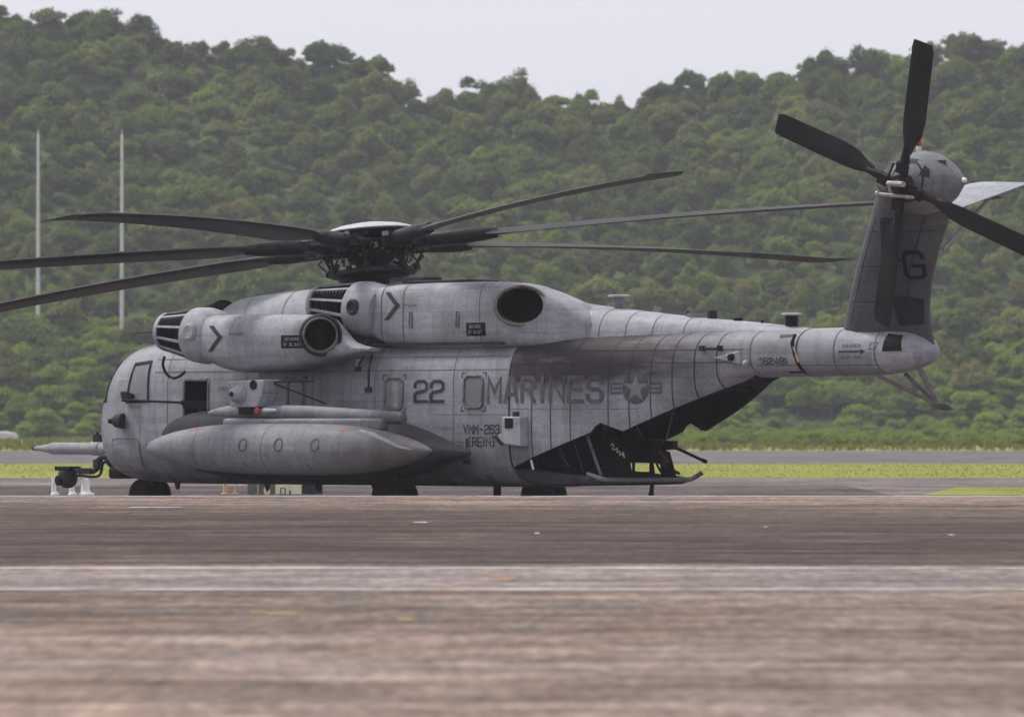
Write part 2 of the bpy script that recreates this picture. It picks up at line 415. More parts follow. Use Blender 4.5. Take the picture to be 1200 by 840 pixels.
# block lettering, drawn as mitred strokes
GL = {'2': [[(0, 1.2), (0, 1.38), (.22, 1.6), (.78, 1.6), (1, 1.38), (1, 1.02), (.8, .84), (.2, .72), (0, .54), (0, 0), (1, 0)]],
 'M': [[(0, 0), (0, 1.6), (.5, .62), (1, 1.6), (1, 0)]], 'A': [[(0, 0), (.36, 1.6), (.64, 1.6), (1, 0)], [(.22, .5), (.78, .5)]],
 'R': [[(0, 0), (0, 1.6), (.8, 1.6), (1, 1.4), (1, 1.0), (.8, .8), (.1, .8)], [(.55, .7), (1, 0)]], 'I': [[(.5, 0), (.5, 1.6)]],
 'N': [[(0, 0), (0, 1.6), (1, 0), (1, 1.6)]], 'E': [[(1, 1.6), (0, 1.6), (0, 0), (1, 0)], [(.11, .8), (.85, .8)]],
 'S': [[(1, 1.22), (1, 1.4), (.8, 1.6), (.2, 1.6), (0, 1.4), (0, 1.0), (.2, .82), (.8, .78), (1, .6), (1, .2), (.8, 0), (.2, 0), (0, .2), (0, .38)]],
 'V': [[(0, 1.6), (.5, 0), (1, 1.6)]], '-': [[(.15, .8), (.85, .8)]],
 '6': [[(1, 1.3), (1, 1.4), (.8, 1.6), (.2, 1.6), (0, 1.4), (0, .2), (.2, 0), (.8, 0), (1, .2), (1, .7), (.8, .88), (.1, .88)]],
 '3': [[(0, 1.3), (0, 1.4), (.2, 1.6), (.8, 1.6), (1, 1.4), (1, 1.0), (.8, .8), (1, .6), (1, .2), (.8, 0), (.2, 0), (0, .2), (0, .3)], [(.4, .8), (.72, .8)]],
 '(': [[(.65, 1.75), (.3, 1.4), (.3, .2), (.65, -.15)]], ')': [[(.35, 1.75), (.7, 1.4), (.7, .2), (.35, -.15)]],
 '1': [[(.5, 0), (.5, 1.6)], [(.42, 1.55), (.2, 1.3)]], '4': [[(.75, 0), (.75, 1.6), (0, .5), (.64, .5)]],
 '8': [[(.2, .82), (0, 1.0), (0, 1.4), (.2, 1.6), (.8, 1.6), (1, 1.4), (1, 1.0), (.8, .82), (1, .62), (1, .2), (.8, 0), (.2, 0), (0, .2), (0, .62), (.14, .76)], [(.3, .81), (.7, .81)]],
 'G': [[(1, 1.25), (1, 1.4), (.8, 1.6), (.2, 1.6), (0, 1.4), (0, .2), (.2, 0), (.8, 0), (1, .2), (1, .75), (.5, .75)]],
 'D': [[(0, 0), (0, 1.6), (.75, 1.6), (1, 1.35), (1, .25), (.75, 0), (.1, 0)]], 'O': [[(0, .8), (0, 1.4), (.2, 1.6), (.8, 1.6), (1, 1.4), (1, .2), (.8, 0), (.2, 0), (0, .2), (0, .7)]],
 'B': [[(0, .0), (0, 1.6), (.8, 1.6), (1, 1.4), (1, 1.0), (.8, .82), (1, .6), (1, .2), (.8, 0), (.1, 0)], [(.11, .82), (.68, .82)]],
 'W': [[(0, 1.6), (.2, 0), (.5, 1.0), (.8, 0), (1, 1.6)]], 'F': [[(1, 1.6), (0, 1.6), (0, 0)], [(.11, .8), (.8, .8)]], 'L': [[(0, 1.6), (0, 0), (1, 0)]],
 'T': [[(.5, 0), (.5, 1.49)], [(0, 1.6), (1, 1.6)]], 'K': [[(0, 0), (0, 1.6)], [(1, 1.6), (.1, .8)], [(.2, .8), (1, 0)]],
 'U': [[(0, 1.6), (0, .2), (.2, 0), (.8, 0), (1, .2), (1, 1.6)]], 'C': [[(1, 1.25), (1, 1.4), (.8, 1.6), (.2, 1.6), (0, 1.4), (0, .2), (.2, 0), (.8, 0), (1, .2), (1, .35)]],
 'P': [[(0, 0), (0, 1.6), (.8, 1.6), (1, 1.4), (1, 1.0), (.8, .8), (.1, .8)]], 'Y': [[(.5, 0), (.5, .75), (0, 1.6)], [(.58, .8), (1, 1.6)]]}
def stroke(pts, w):
    """mitred strip of quads along a polyline"""
    P = [Vector(p) for p in pts]; L, Rr = [], []
    for i, p in enumerate(P):
        d0 = (P[i] - P[i-1]).normalized() if i else None; d1 = (P[i+1] - P[i]).normalized() if i < len(P) - 1 else None
        if d0 is None: d0 = d1
        if d1 is None: d1 = d0
        n0, n1 = Vector((-d0.y, d0.x)), Vector((-d1.y, d1.x)); b = (n0 + n1)
        if b.length < 1e-4: b = n0
        b.normalize(); s = min(1 / max(b.dot(n0), .3), 1.9)
        ext = Vector((0, 0))
        if i == 0: ext = -d1 * w * .5
        if i == len(P) - 1: ext = d0 * w * .5
        L.append(p + b * s * w / 2 + ext); Rr.append(p - b * s * w / 2 + ext)
    return [[L[i], L[i+1], Rr[i+1], Rr[i]] for i in range(len(P) - 1)]
def text_polys(txt, x0, x1, z0, z1, w=.2, gap=.42, slant=0.0):
    adv = [(.45 if ch in 'I1' else .6 if ch in '()' else .5 if ch == ' ' else 1.0) for ch in txt]
    tot = sum(adv) + gap * (len(txt) - 1); u = (x1 - x0) / (tot + w); out = []; cx = w / 2
    vz = (z1 - z0) / (1.6 + w)
    for ch, a in zip(txt, adv):
        for st in GL.get(ch, []):
            off = (a - 1) / 2
            for q in stroke(st, w):
                out.append([(x0 + (cx + p.x + off) * u + slant * (p.y), z0 + (p.y + w / 2) * vz) for p in q])
        cx += a + gap
    return out

decal('aircraft_number', text_polys('22', 2.47, 3.28, 2.01, 2.44, .27, .38), M['mark'], heli)
decal('service_name', text_polys('MARINES', 4.36, 7.15, 2.0, 2.50, .27, .40), M['markin'], heli)
decal('unit_name', text_polys('VMM-263', 3.76, 4.70, 1.44, 1.62, .30, .40), M['mark'], heli)
decal('unit_name', text_polys('(REIN)', 3.88, 4.56, 1.21, 1.39, .28, .40), M['mark'], heli)
decal('serial_number', text_polys('162481', 10.40, 11.02, 2.68, 2.80, .24, .40), M['mark'], boom)
ins = decal('insignia', [circ(7.84, 2.265, .285, 28)], M['markin'], heli)
star = [(7.84 + r * math.sin(R(36 * i)), 2.265 + r * math.cos(R(36 * i))) for i in range(10) for r in ((.27 if i % 2 == 0 else .105),)]
decal('star', [[star[i], star[(i + 1) % 10], (7.84, 2.265)] for i in range(10)], M['star'], ins, off=.008)
for s in (-1, 1):
    xa, xb = sorted((7.84 + s * .29, 7.84 + s * .55))
    decal('insignia_bar', [q for zz in ((2.165, 2.205), (2.25, 2.285), (2.33, 2.37)) for q in [[(xa, zz[0]), (xb, zz[0]), (xb, zz[1]), (xa, zz[1])]]] +
          [[((xb if s > 0 else xa) - s * .03, 2.206), ((xb if s > 0 else xa), 2.206), ((xb if s > 0 else xa), 2.329), ((xb if s > 0 else xa) - s * .03, 2.329)]], M['markin'], ins, off=.006)
decal('danger_arrow', [[(12.16, 2.88), (12.62, 2.88), (12.62, 2.91), (12.16, 2.91)], [(12.63, 2.85), (12.76, 2.895), (12.63, 2.94)]], M['mark'], boom)
decal('danger_text', text_polys('DANGER', 12.24, 12.66, 2.965, 3.025, .22, .4), M['markin'], boom)
decal('danger_text', text_polys('KEEP', 12.22, 12.42, 2.77, 2.82, .2, .4), M['markin'], boom)
decal('danger_text', text_polys('AWAY', 12.48, 12.68, 2.77, 2.82, .2, .4), M['markin'], boom)
decal('stencil', text_polys('RESCUE', -5.35, -4.95, 1.93, 1.985, .2, .4), M['seam'], fus)
decal('stencil', text_polys('BEWARE', -2.75, -2.1, 2.27, 2.33, .2, .4), M['seam'], fus)
decal('stencil', text_polys('RESCUE', 3.2, 3.55, 1.51, 1.56, .2, .4), M['seam'], fus)

# skin seams: raised butt straps round the frames and along the stringers
def seam_ring(x, w, mat, parent, fn=arch, z0=None):
    m = MB(); k = 49
    a, b = fn(x - w / 2, k, -.004), fn(x + w / 2, k, -.004)
    for i in range(k - 1):
        if z0 is None or a[i][2] > z0: m.add([a[i], a[i+1], b[i+1], b[i]], [(0, 1, 2, 3)])
    return m.build('skin_seam', mat, parent, fix=True)
seam_ring(4.93, .05, M['spon'], aft)
for x in (5.5, 5.95, 6.4, 7.25, 7.7, 8.15, 8.6, 9.05, 9.5):
    seam_ring(x, .022, M['spon'], aft)
def full(x, k, ins):
    r = ring(x, k - 1, ins); return r + [r[0]]
for x in (10.2, 12.05, 12.95): seam_ring(x, .03, M['seam'], boom, full)
for x in (-4.2, -2.0, -.2, 1.45, 3.5): seam_ring(x, .018, M['seam'], fus, full)
def seam_line(x0, x1, z, h, parent, mat=None):
    n = max(2, int((x1 - x0) / .25)); m = MB()
    pts = [(x, -half_y(x, zz) - .005, zz) for x in np.linspace(x0, x1, n + 1) for zz in (z - h / 2, z + h / 2)]
    m.add(pts, [(2 * i, 2 * i + 2, 2 * i + 3, 2 * i + 1) for i in range(n)]); return m.build('skin_seam', mat or M['seam'], parent)
for z in (2.62, 2.86): seam_line(-4.6, 4.85, z, .014, fus)
for z in (1.80, 1.30): seam_line(3.0, 4.85, z, .012, fus)
for z in (2.72, 2.95): seam_line(4.98, 10.05, z, .014, aft, M['spon'])
for z in (1.9,): seam_line(4.98, 7.9, z, .012, aft)
seam_line(10.3, 13.0, 2.66, .014, boom)

# windows with raised frames and painted corner marks
for (x0, x1, z0, z1) in ((-.86, -.46, 1.90, 2.44), (1.74, 2.18, 1.91, 2.46), (3.79, 4.25, 1.93, 2.49)):
    w = decal('window', ringpoly(rrect(x0 - .03, x1 + .03, z0 - .03, z1 + .03, .12), rrect(x0 + .015, x1 - .015, z0 + .015, z1 - .015, .09)), M['tank'], heli, off=.022, thick=.03)
    decal('pane', [rrect(x0 + .02, x1 - .02, z0 + .02, z1 - .02, .09)], M['pane'], w, off=.008)
    for sx, xx in ((1, x0 - .09), (-1, x1 + .09)):
        for sz, zz in ((1, z0 - .08), (-1, z1 + .08)):
            decal('corner_mark', [[(xx, zz), (xx + sx * .10, zz), (xx + sx * .10, zz + sz * .02), (xx, zz + sz * .02)], [(xx, zz + sz * .02), (xx + sx * .025, zz + sz * .02), (xx + sx * .025, zz + sz * .10), (xx, zz + sz * .10)]], M['mark'], w)
# crew-door window opening frame
decal('door_frame', ringpoly([(-3.76, 2.49), (-3.03, 2.49), (-3.03, 1.68), (-3.76, 1.68)], [(-3.71, 2.44), (-3.08, 2.44), (-3.08, 1.73), (-3.71, 1.73)]), M['seam'], heli, off=.012, thick=.02)
# cockpit glazing
def shrink(poly, k):
    cx = sum(p[0] for p in poly) / len(poly); cz = sum(p[1] for p in poly) / len(poly)
    return [(cx + (x - cx) * k, cz + (z - cz) * k) for x, z in poly]
for side in (-1, 1):
    dd = (0, 1, 0) if side < 0 else (0, -1, 0); fu = (lambda a, b: Vector((a, -6, b))) if side < 0 else (lambda a, b: Vector((a, 6, b)))
    w = decal('cockpit_window', ringpoly(shrink(COCK, 1.12), shrink(COCK, .96)), M['spon'], heli, off=.018, thick=.03, uv=fu, d=dd)
    decal('pane', [COCK], M['glass'], w, off=.004, uv=fu, d=dd)
    FW = [(side * .10, 2.06), (side * .96, 2.08), (side * .84, 2.76), (side * .08, 2.86)]
    w = decal('windscreen', ringpoly(shrink(FW, 1.10), shrink(FW, .96)), M['spon'], heli, off=.02, thick=.03, uv=lambda a, b: Vector((-12, a, b)), d=(1, 0, 0))
    decal('pane', [FW], M['glass'], w, off=.004, uv=lambda a, b: Vector((-12, a, b)), d=(1, 0, 0))
for sy in (-.5, .5):      # crew seats and helmets seen through the glass
    m = MB().box((-4.75, sy, 2.0), (.16, .46, .62), (0, .15, 0)); m.build('crew_seat', M['dark'], heli, bevel=.04)
    m = MB().lathe([(-.16, .02), (-.14, .09), (-.05, .145), (.05, .15), (.12, .10), (.15, .02)], (-4.98, sy, 2.50), (0, 0, 1), 16); m.build('helmet', M['cap'], heli)

# nose access panel, lamp, sensor ball
decal('access_panel', [rrect(-6.02, -5.05, .70, 1.33, .10)], M['hull'], fus, off=.009)
decal('panel_edge', ringpoly(rrect(-6.035, -5.035, .685, 1.345, .11), rrect(-6.015, -5.055, .705, 1.325, .10)), M['seam'], fus, off=.011)
m = MB().lathe([(-.05, .03), (-.02, .12), (.10, .15), (.16, .15)], (-5.62, -1.38, 1.68), (1, .25, 0), 16); m.lathe([(-.16, .05), (-.05, .07)], (-5.62, -1.38, 1.68), (1, .25, 0), 12, mi=1)
m.build('sensor_dome', [M['spon'], M['black']], heli)
m = MB().lathe([(0, .02), (.02, .10), (.10, .145), (.13, .145)], (-5.30, -1.42, 2.08), (0, .4, 1), 16, sq=(1, 1)); m.build('mirror_cowl', M['spon'], heli)
# hand-hold hoses beside the nacelle
m = MB().tube(smooth([(-4.12, -1.5, 2.92), (-4.16, -1.5, 2.75), (-4.08, -1.48, 2.58), (-3.9, -1.46, 2.5), (-3.72, -1.45, 2.55), (-3.6, -1.45, 2.62)]), .028, 8); m.build('drain_hose', M['black'], heli)
m = MB().tube([(-4.35, -1.6, 3.12), (-4.1, -1.5, 3.1)], .012, 6)
# wire runs on the side with end boxes
for pts, zz in (([(1.05, 2.97), (1.03, 2.85), (.98, 2.72)], 2.65), ([(1.24, 2.93), (1.28, 2.6), (1.31, 2.3)], 2.26)):
    m = MB().tube([(x, -half_y(x, z) - .02, z) for x, z in pts], .02, 6); x, z = pts[-1]
    m.box((x, -half_y(x, z) - .02, zz), (.15, .06, .09)); m.build('cable_run', M['mark'], heli)
m = MB().tube([(3.86, -1.36, 1.36), (3.84, -1.34, 1.0)], .02, 6).box((3.83, -1.33, .93), (.12, .06, .08)); m.build('cable_run', M['mark'], heli)
for x in (1.5, 2.4, 2.95):
    m = MB().prism([(x - .05, -1.02, 3.06), (x + .09, -1.02, 3.06), (x - .04, -1.02, 3.17)], (0, .03, 0)); m.build('deck_cleat', M['black'], heli)
decal('walkway_patch', [[(.72, 3.08), (1.62, 3.03), (1.75, 3.12), (.95, 3.17)]], M['dark'], fus, off=.006)

# upper deck: gearbox fairing and spine
FT = hermite([(-4.15, 3.4), (-4.0, 3.75), (-3.4, 4.03), (-2.4, 4.13), (-1.6, 4.19), (1, 4.27), (2.8, 4.24), (4.1, 4.1), (5.0, 3.9), (6, 3.78), (8.1, 3.57), (10, 3.42), (11.3, 3.30)])
FW_ = hermite([(-4.15, .42), (-3, .62), (-1, .82), (1.0, .74), (2.0, .40), (4.9, .40), (5.9, .70), (6.6, .64), (8, .5), (11.3, .22)])
def frow(x, k=25, ins=0.0):
    w, t = FW_(x) - ins, FT(x) - ins; b = 3.05; n = 2.7
    return [(x, w * math.copysign(abs(math.cos(a)) ** (2 / n), math.cos(a)), b + (t - b) * abs(math.sin(a)) ** (2 / n)) for a in np.linspace(0, math.pi, k)]
fx = list(np.arange(-4.15, 11.3, .2)) + [11.3]
mf = MB().rings([frow(x) for x in fx], closed=False); spine = mf.build('spine_fairing', M['hull2'], heli, ang=40)
for x in (-2.9, -1.7, 5.3, 5.9, 6.5, 7.1, 7.7, 8.4): seam_ring(x, .02, M['seam'], spine, frow)
m = MB().lathe([(0, .25), (.1, .27), (.35, .30)], (-4.28, -.1, 3.75), (1, 0, .1), 20, sq=(1.2, .8)); m.build('air_inlet', M['black'], heli)

# centre engine cowl on the port shoulder
def rrow(x, yc, hw, zb, zt, n=3.2, k=33, full=False):
    zc = (zb + zt) / 2; h = (zt - zb) / 2
    return [(x, yc + hw * math.copysign(abs(math.cos(a)) ** (2 / n), math.cos(a)), zc + h * math.copysign(abs(math.sin(a)) ** (2 / n), math.sin(a))) for a in [2 * math.pi * i / k for i in range(k)]]
st = [(1.25, -.86, .40, 3.22, 4.16), (1.6, -.82, .45, 3.08, 4.2), (2.0, -.80, .50, 3.02, 4.22), (3.0, -.78, .52, 3.0, 4.24), (4.0, -.78, .54, 3.0, 4.24), (4.7, -.75, .55, 3.0, 4.2), (5.2, -.66, .52, 3.0, 4.08), (5.6, -.55, .46, 3.0, 3.93), (6.0, -.44, .38, 3.0, 3.76), (6.3, -.36, .3, 3.0, 3.5)]
def interp_rows(st, step=.12):
    f = [hermite([(s[0], s[i]) for s in st]) for i in range(1, 5)]
    return [(x, *[g(x) for g in f]) for x in np.arange(st[0][0], st[-1][0] + 1e-6, step)]
mc = MB().rings([rrow(*s, n=4.2) for s in interp_rows(st)]); cowl = mc.build('engine_cowl', [M['hull2'], M['exin']], heli, ang=40)
CB = bvh_of(mc)
def eaps(parent, o0, o1, r0, r1, yoff=0):
    """particle-separator barrel: ribs over finned slots, between a front ring and a rear collar"""
    o0, o1 = Vector(o0), Vector(o1); ax_ = (o1 - o0); L = ax_.length; ax_.normalize()
    m = MB().lathe([(0, r0 * .3), (0, r0 - .09), (L, r1 - .09)], o0, ax_, 32); core = m.build('intake_barrel', M['exin'], parent)
    m = MB().lathe([(-.07, r0 * .55), (-.05, r0 - .06), (.0, r0 + .005), (.10, r0 + .02), (.10, r0 - .1)], o0, ax_, 32); m.build('front_ring', M['hull2'], core)
    m = MB().lathe([(-.02, r1 - .1), (-.02, r1 + .012), (.25, r1 + .03), (.48, r1 + .0), (.62, r1 - .08), (.62, r1 - .3)], o1, ax_, 36); m.build('rear_collar', M['hull2'], core)
    a = ax_.cross(Vector((0, 0, 1))).normalized(); b = a.cross(ax_).normalized()
    for i in range(11):
        t = 2 * math.pi * (i + .5) / 11; rd = a * math.cos(t) + b * math.sin(t); tn = -a * math.sin(t) + b * math.cos(t)
        p0, p1 = o0 + rd * r0, o1 + rd * r1; wv = tn * .02
        m = MB().add([p0 - wv, p0 + wv, p1 + wv * 1.2, p1 - wv * 1.2, p0 - wv - rd * .09, p0 + wv - rd * .09, p1 + wv - rd * .09, p1 - wv - rd * .09],
                     [(0, 1, 2, 3), (0, 3, 7, 4), (1, 5, 6, 2), (4, 7, 6, 5)]); m.build('slot_rib', M['hull2'], core)
    for i in range(11):
        f = .1 + (L - .12) * (i + .5) / 11; r = r0 + (r1 - r0) * f / L - .022
        m = MB().lathe([(f - .007, r - .06), (f - .007, r), (f + .007, r), (f + .007, r - .06)], o0, ax_, 36, caps=False); m.build('slot_fin', M['black'], core)
    return core
e2 = eaps(heli, (-.42, -.98, 3.88), (.72, -.98, 3.78), .34, .50)
m = MB().lathe([(-.05, .10), (0, .15), (.10, .15), (.13, .11), (.10, .07)], (1.02, -1.42, 3.80), (0, -1, 0), 18); m.build('collar_port', M['spon'], e2)
# exhaust of the centre engine
ea = Vector((.58, -.81, .02)).normalized(); eo = Vector((4.83, -.84, 3.77))
m = MB().lathe([(.1, .33), (.42, .35), (.48, .335), (.47, .30), (.3, .298)], eo, ea, 40, caps=False, sq=(1.48, 1.10)); xp = m.build('exhaust_pipe', M['exh'], cowl)
bpy.context.view_layer.update(); boolean(cowl, [cutter(MB().lathe([(-.34, .25), (-.3, .285), (1.6, .285)], eo, ea, 40, sq=(1.48, 1.10)))])
m = MB().lathe([(.44, .296), (-.22, .28), (-.26, .01)], eo, ea, 40, caps=False, sq=(1.48, 1.10)); m.build('exhaust_bore', M['exin'], xp)
for (x0, x1) in ((2.30, 2.40), (3.52, 3.62)):
    decal('latch_handle', ringpoly(rrect(x0, x1, 3.40, 3.70, .02, 2), rrect(x0 + .03, x1 - .03, 3.43, 3.67, .01, 2)), M['seam'], cowl, CB, off=.008, thick=.01)
def chevron(x0, x1, z0, z1, zm, w): return [[(x0, z1), (x0 + w, z1), (x1 + w * .4, zm), (x1 - w * .6, zm)], [(x0, z0), (x0 + w, z0), (x1 + w * .4, zm), (x1 - w * .6, zm)]]
decal('chevron', chevron(1.62, 2.02, 3.55, 4.07, 3.82, .15), M['mark'], cowl, CB)
decal('stencil', [[(2.15, 3.825), (2.26, 3.825), (2.26, 3.84), (2.15, 3.84)]] + text_polys('DANGER', 2.28, 2.52, 3.80, 3.84, .2, .4), M['markin'], cowl, CB)
wb = decal('warning_panel', [[(3.80, 3.24), (4.30, 3.24), (4.30, 3.48), (3.80, 3.48)]], M['black'], cowl, CB)
for tx, xa, xb, zz in (('BEWARE', 3.88, 4.20, 3.38), ('OF', 3.86, 3.95, 3.28), ('BLAST', 4.0, 4.22, 3.28)): decal('warning_text', text_polys(tx, xa, xb, zz, zz + .06, .24, .4), M['hull2'], wb, CB, off=.010)
for x in (1.55, 2.15, 4.15): 
    m = MB()
    a = [rrow(x + q, *[np.interp(x + q, [s[0] for s in st], [s[i] for s in st]) for i in range(1, 5)], n=4.2) for q in (-.012, .012)]
    cc = Vector((x, -.78, 3.6)); a = [[tuple(Vector((p[0], *( (Vector(p) - cc) * 1.012 + cc)[1:]))) for p in r] for r in a]
    m.rings(a, caps=False); m.build('panel_joint', M['seam'], cowl)
for i in range(14): MB().box((1.9 + i * .2, -.62, 4.235 - max(0, i - 10) * .012), (.07, .05, .05)).build('cowl_hinge', M['black'], cowl)
m = MB().box((2.7, -.6, 4.262), (1.7, .6, .05)).box((1.85, -.5, 4.30), (.55, .5, .12)); m.build('cowl_step', M['spon'], cowl, bevel=.02)
m = MB().box((3.0, -1.26, 3.10), (3.4, .10, .05)); m.build('deck_rail', M['dark'], heli)

# side nacelles, one each side of the cabin
def nacelle(sd):
    st = [(-2.25, 2.0, .40, 2.86, 3.66), (-2.0, 2.0, .47, 2.74, 3.68), (-1.5, 2.0, .52, 2.62, 3.68), (-.9, 2.0, .54, 2.58, 3.68), (-.2, 2.0, .54, 2.62, 3.67), (.4, 1.97, .52, 2.70, 3.66), (.65, 1.88, .48, 2.74, 3.63), (.85, 1.78, .44, 2.79, 3.40), (1.05, 1.70, .40, 2.83, 3.18), (1.4, 1.58, .28, 2.92, 3.07), (1.6, 1.5, .14, 2.97, 3.04)]
    rows = interp_rows(st, .05)
    mn = MB().rings([rrow(x, sd * yc, hw, zb, zt, n=2.7) for x, yc, hw, zb, zt in rows]); nb = mn.build('engine_nacelle', [M['hull2'], M['exin']], heli, ang=40)
    eaps(heli, (-3.52, sd * 2.0, 3.38), (-2.62, sd * 2.0, 3.31), .36, .51)
    m = MB().box((-.7, sd * 1.45, 3.15), (2.4, .7, .62)); m.build('nacelle_stub', M['dark'], nb, bevel=.08)
    a = Vector((.68, sd * .73, -.02)).normalized(); o = Vector((.72, sd * 2.02, 3.28))
    m = MB().lathe([(-.35, .31), (.33, .335), (.42, .32), (.41, .295), (.2, .29)], o, a, 36, caps=False); xp = m.build('exhaust_pipe', M['exh'], nb)
    m = MB().lathe([(.38, .289), (-.4, .27), (-.42, .01)], o, a, 36, caps=False); m.build('exhaust_bore', M['exin'], xp)
    bpy.context.view_layer.update(); boolean(nb, [cutter(MB().lathe([(-.6, .25), (-.45, .28), (1.5, .28)], o, a, 36))])
    m = MB().lathe([(.05, .30), (.22, .40), (.27, .36)], o, a, 36, caps=False); m.build('exhaust_collar', M['dark'], nb)
    B = bvh_of(mn)
    if sd < 0:
        decal('chevron', chevron(-1.87, -1.47, 2.98, 3.47, 3.25, .15), M['mark'], nb, B)
        decal('stencil', [[(-1.25, 3.30), (-1.12, 3.30), (-1.12, 3.32), (-1.25, 3.32)]] + text_polys('DANGER', -1.10, -.82, 3.28, 3.33, .2, .4), M['markin'], nb, B)
        wb = decal('warning_panel', [[(.16, 3.03), (.66, 3.03), (.66, 3.27), (.16, 3.27)]], M['black'], nb, B)
        for tx, xa, xb, zz in (('BEWARE', .25, .56, 3.17), ('OF', .22, .31, 3.07), ('BLAST', .36, .60, 3.07)): decal('warning_text', text_polys(tx, xa, xb, zz, zz + .06, .24, .4), M['hull2'], wb, B, off=.010)
        m = MB().lathe([(-.06, .12), (0, .17), (.10, .17), (.14, .13), (.13, .02)], (-2.32, -2.44, 3.36), (0, -1, 0), 18); m.build('collar_port', M['hull2'], nb)
        m = MB().tube([(-4.3, -2.1, 3.36), (-3.55, -2.05, 3.38)], .012, 6); m.build('probe_rod', M['black'], nb)
nacelle(-1); nacelle(1)

# sponsons, drop tanks and their pylons
def sponson(sd):
    st = [(-3.85, 1.75, .06, 1.35, 1.50), (-3.3, 1.75, .42, .95, 1.74), (-2.5, 1.75, .62, .70, 1.88), (-1.5, 1.75, .72, .58, 1.92), (1.2, 1.75, .74, .55, 1.86), (2.1, 1.75, .72, .58, 1.72), (2.9, 1.75, .64, .70, 1.52), (3.6, 1.75, .46, .90, 1.30), (4.1, 1.72, .22, 1.02, 1.17), (4.25, 1.70, .05, 1.06, 1.12)]
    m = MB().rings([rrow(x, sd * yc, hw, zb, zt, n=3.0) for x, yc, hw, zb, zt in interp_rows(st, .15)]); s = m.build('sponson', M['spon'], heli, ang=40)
    tz, ty = 1.165, sd * 3.0
    prof = [(-2.98, .01), (-2.9, .09), (-2.7, .17), (-2.3, .275), (-1.8, .36), (-1.2, .425), (-.5, .46), (.2, .472), (1.6, .472), (2.3, .455), (3.0, .40), (3.6, .31), (4.1, .20), (4.45, .09), (4.6, .02)]
    f = hermite(prof); prof = [(x, f(x)) for x in np.arange(-2.98, 4.6, .14)] + [(4.6, .01)]
    m = MB().lathe(prof, (0, ty, tz), (1, 0, -.006), 40); tk = m.build('fuel_tank', M['tank'], heli, ang=40)
    TB = bvh_of(m)
    m = MB().box((1.0, sd * 2.72, 1.62), (4.2, .22, .22)); m.build('tank_pylon', M['tank'], s, bevel=.05)
    m = MB().box((.8, sd * 2.45, 1.55), (2.6, .6, .12)); m.build('pylon_arm', M['dark'], s, bevel=.03)
    m = MB().tube([(-1.72, sd * 2.6, 1.83), (-1.6, sd * 2.6, 1.84), (-1.25, sd * 2.6, 1.86), (-.6, sd * 2.6, 1.865), (1.0, sd * 2.6, 1.84), (3.3, sd * 2.6, 1.74), (3.46, sd * 2.6, 1.73), (3.5, sd * 2.6, 1.73)], [.02, .055, .10, .125, .125, .12, .10, .03], 16); m.build('hose_tube', M['tank'], s)
    if sd < 0:
        for x in (.12, 1.07, 2.02):
            decal('filler_ring', ringpoly(circ(x, 1.24, .13, 20, .12), circ(x, 1.24, .095, 20, .085)), M['markin'], tk, TB, off=.004)
        decal('red_patch', [[(-1.60, 1.51), (-1.36, 1.52), (-1.38, 1.57), (-1.55, 1.56)]], M['red'], tk, TB)
        decal('red_patch', [[(2.42, 1.49), (2.6, 1.50), (2.66, 1.55), (2.5, 1.54)]], M['red'], tk, TB)
        for x, z in ((.05, .92), (1.7, .9)): decal('drain_slot', [[(x, z), (x + .03, z), (x + .12, z - .10), (x + .09, z - .10)]], M['black'], tk, TB)
        decal('pale_strip', [[(2.9, 1.50), (3.2, 1.44), (3.55, 1.33), (3.95, 1.20), (4.25, 1.15), (4.25, 1.17), (4.0, 1.235), (3.62, 1.365), (3.25, 1.475), (2.9, 1.53)]], M['hull2'], tk, TB)  # paler grey strip along the rear of the tank
        for x in (-1.3, .6, 2.6):
            m = MB().lathe([(x - .01, f(x) + .003), (x + .01, f(x) + .003)], (0, ty, tz), (1, 0, -.006), 40, caps=False); m.build('tank_joint', M['seam'], tk)
        # countermeasure turret box on its stalk
        m = MB().prism([(-.86, -2.86, 1.94), (-.92, -2.86, 2.42), (.06, -2.86, 2.45), (.0, -2.86, 2.2), (-.12, -2.86, 1.94)], (0, .42, 0)); bx = m.build('turret_box', M['hull2'], heli, bevel=.02)
        m = MB().lathe([(-.02, .19), (.02, .19), (.04, .16), (.09, .15), (.16, .12), (.20, .06), (.21, .01)], (-.60, -2.86, 2.17), (0, -1, 0), 20); tb = m.build('turret_ball', M['hull'], bx)
        m = MB().lathe([(0, .05), (.03, .05), (.035, .01)], (-.60, -3.05, 2.18), (-.1, -1, .1), 14); m.build('lens', M['black'], tb)
        m = MB().lathe([(0, .09), (.02, .09), (.025, .06), (.01, .05)], (-.22, -2.86, 2.35), (0, -1, 0), 18); m.build('sensor_window', M['black'], bx)
        m = MB().box((-.45, -2.65, 1.88), (.5, .30, .16)); m.build('stalk', M['black'], bx, bevel=.02)
        m = MB().lathe([(0, .06), (.03, .07), (.06, .05)], (-.06, -2.9, 1.86), (.3, -1, 0), 14); m.build('red_cap', M['red'], bx)
        m = MB().tube([(.0, -2.8, 1.87), (.35, -2.8, 1.88)], [.055, .03], 10); m.build('sensor_rod', M['cap'], bx)
        m = MB().tube([(.05, -2.6, 2.38), (.42, -1.6, 2.0)], .016, 6).tube([(.04, -2.6, 2.4), (.2, -1.7, 2.42)], .012, 6); m.build('brace_wire', M['dark'], bx)
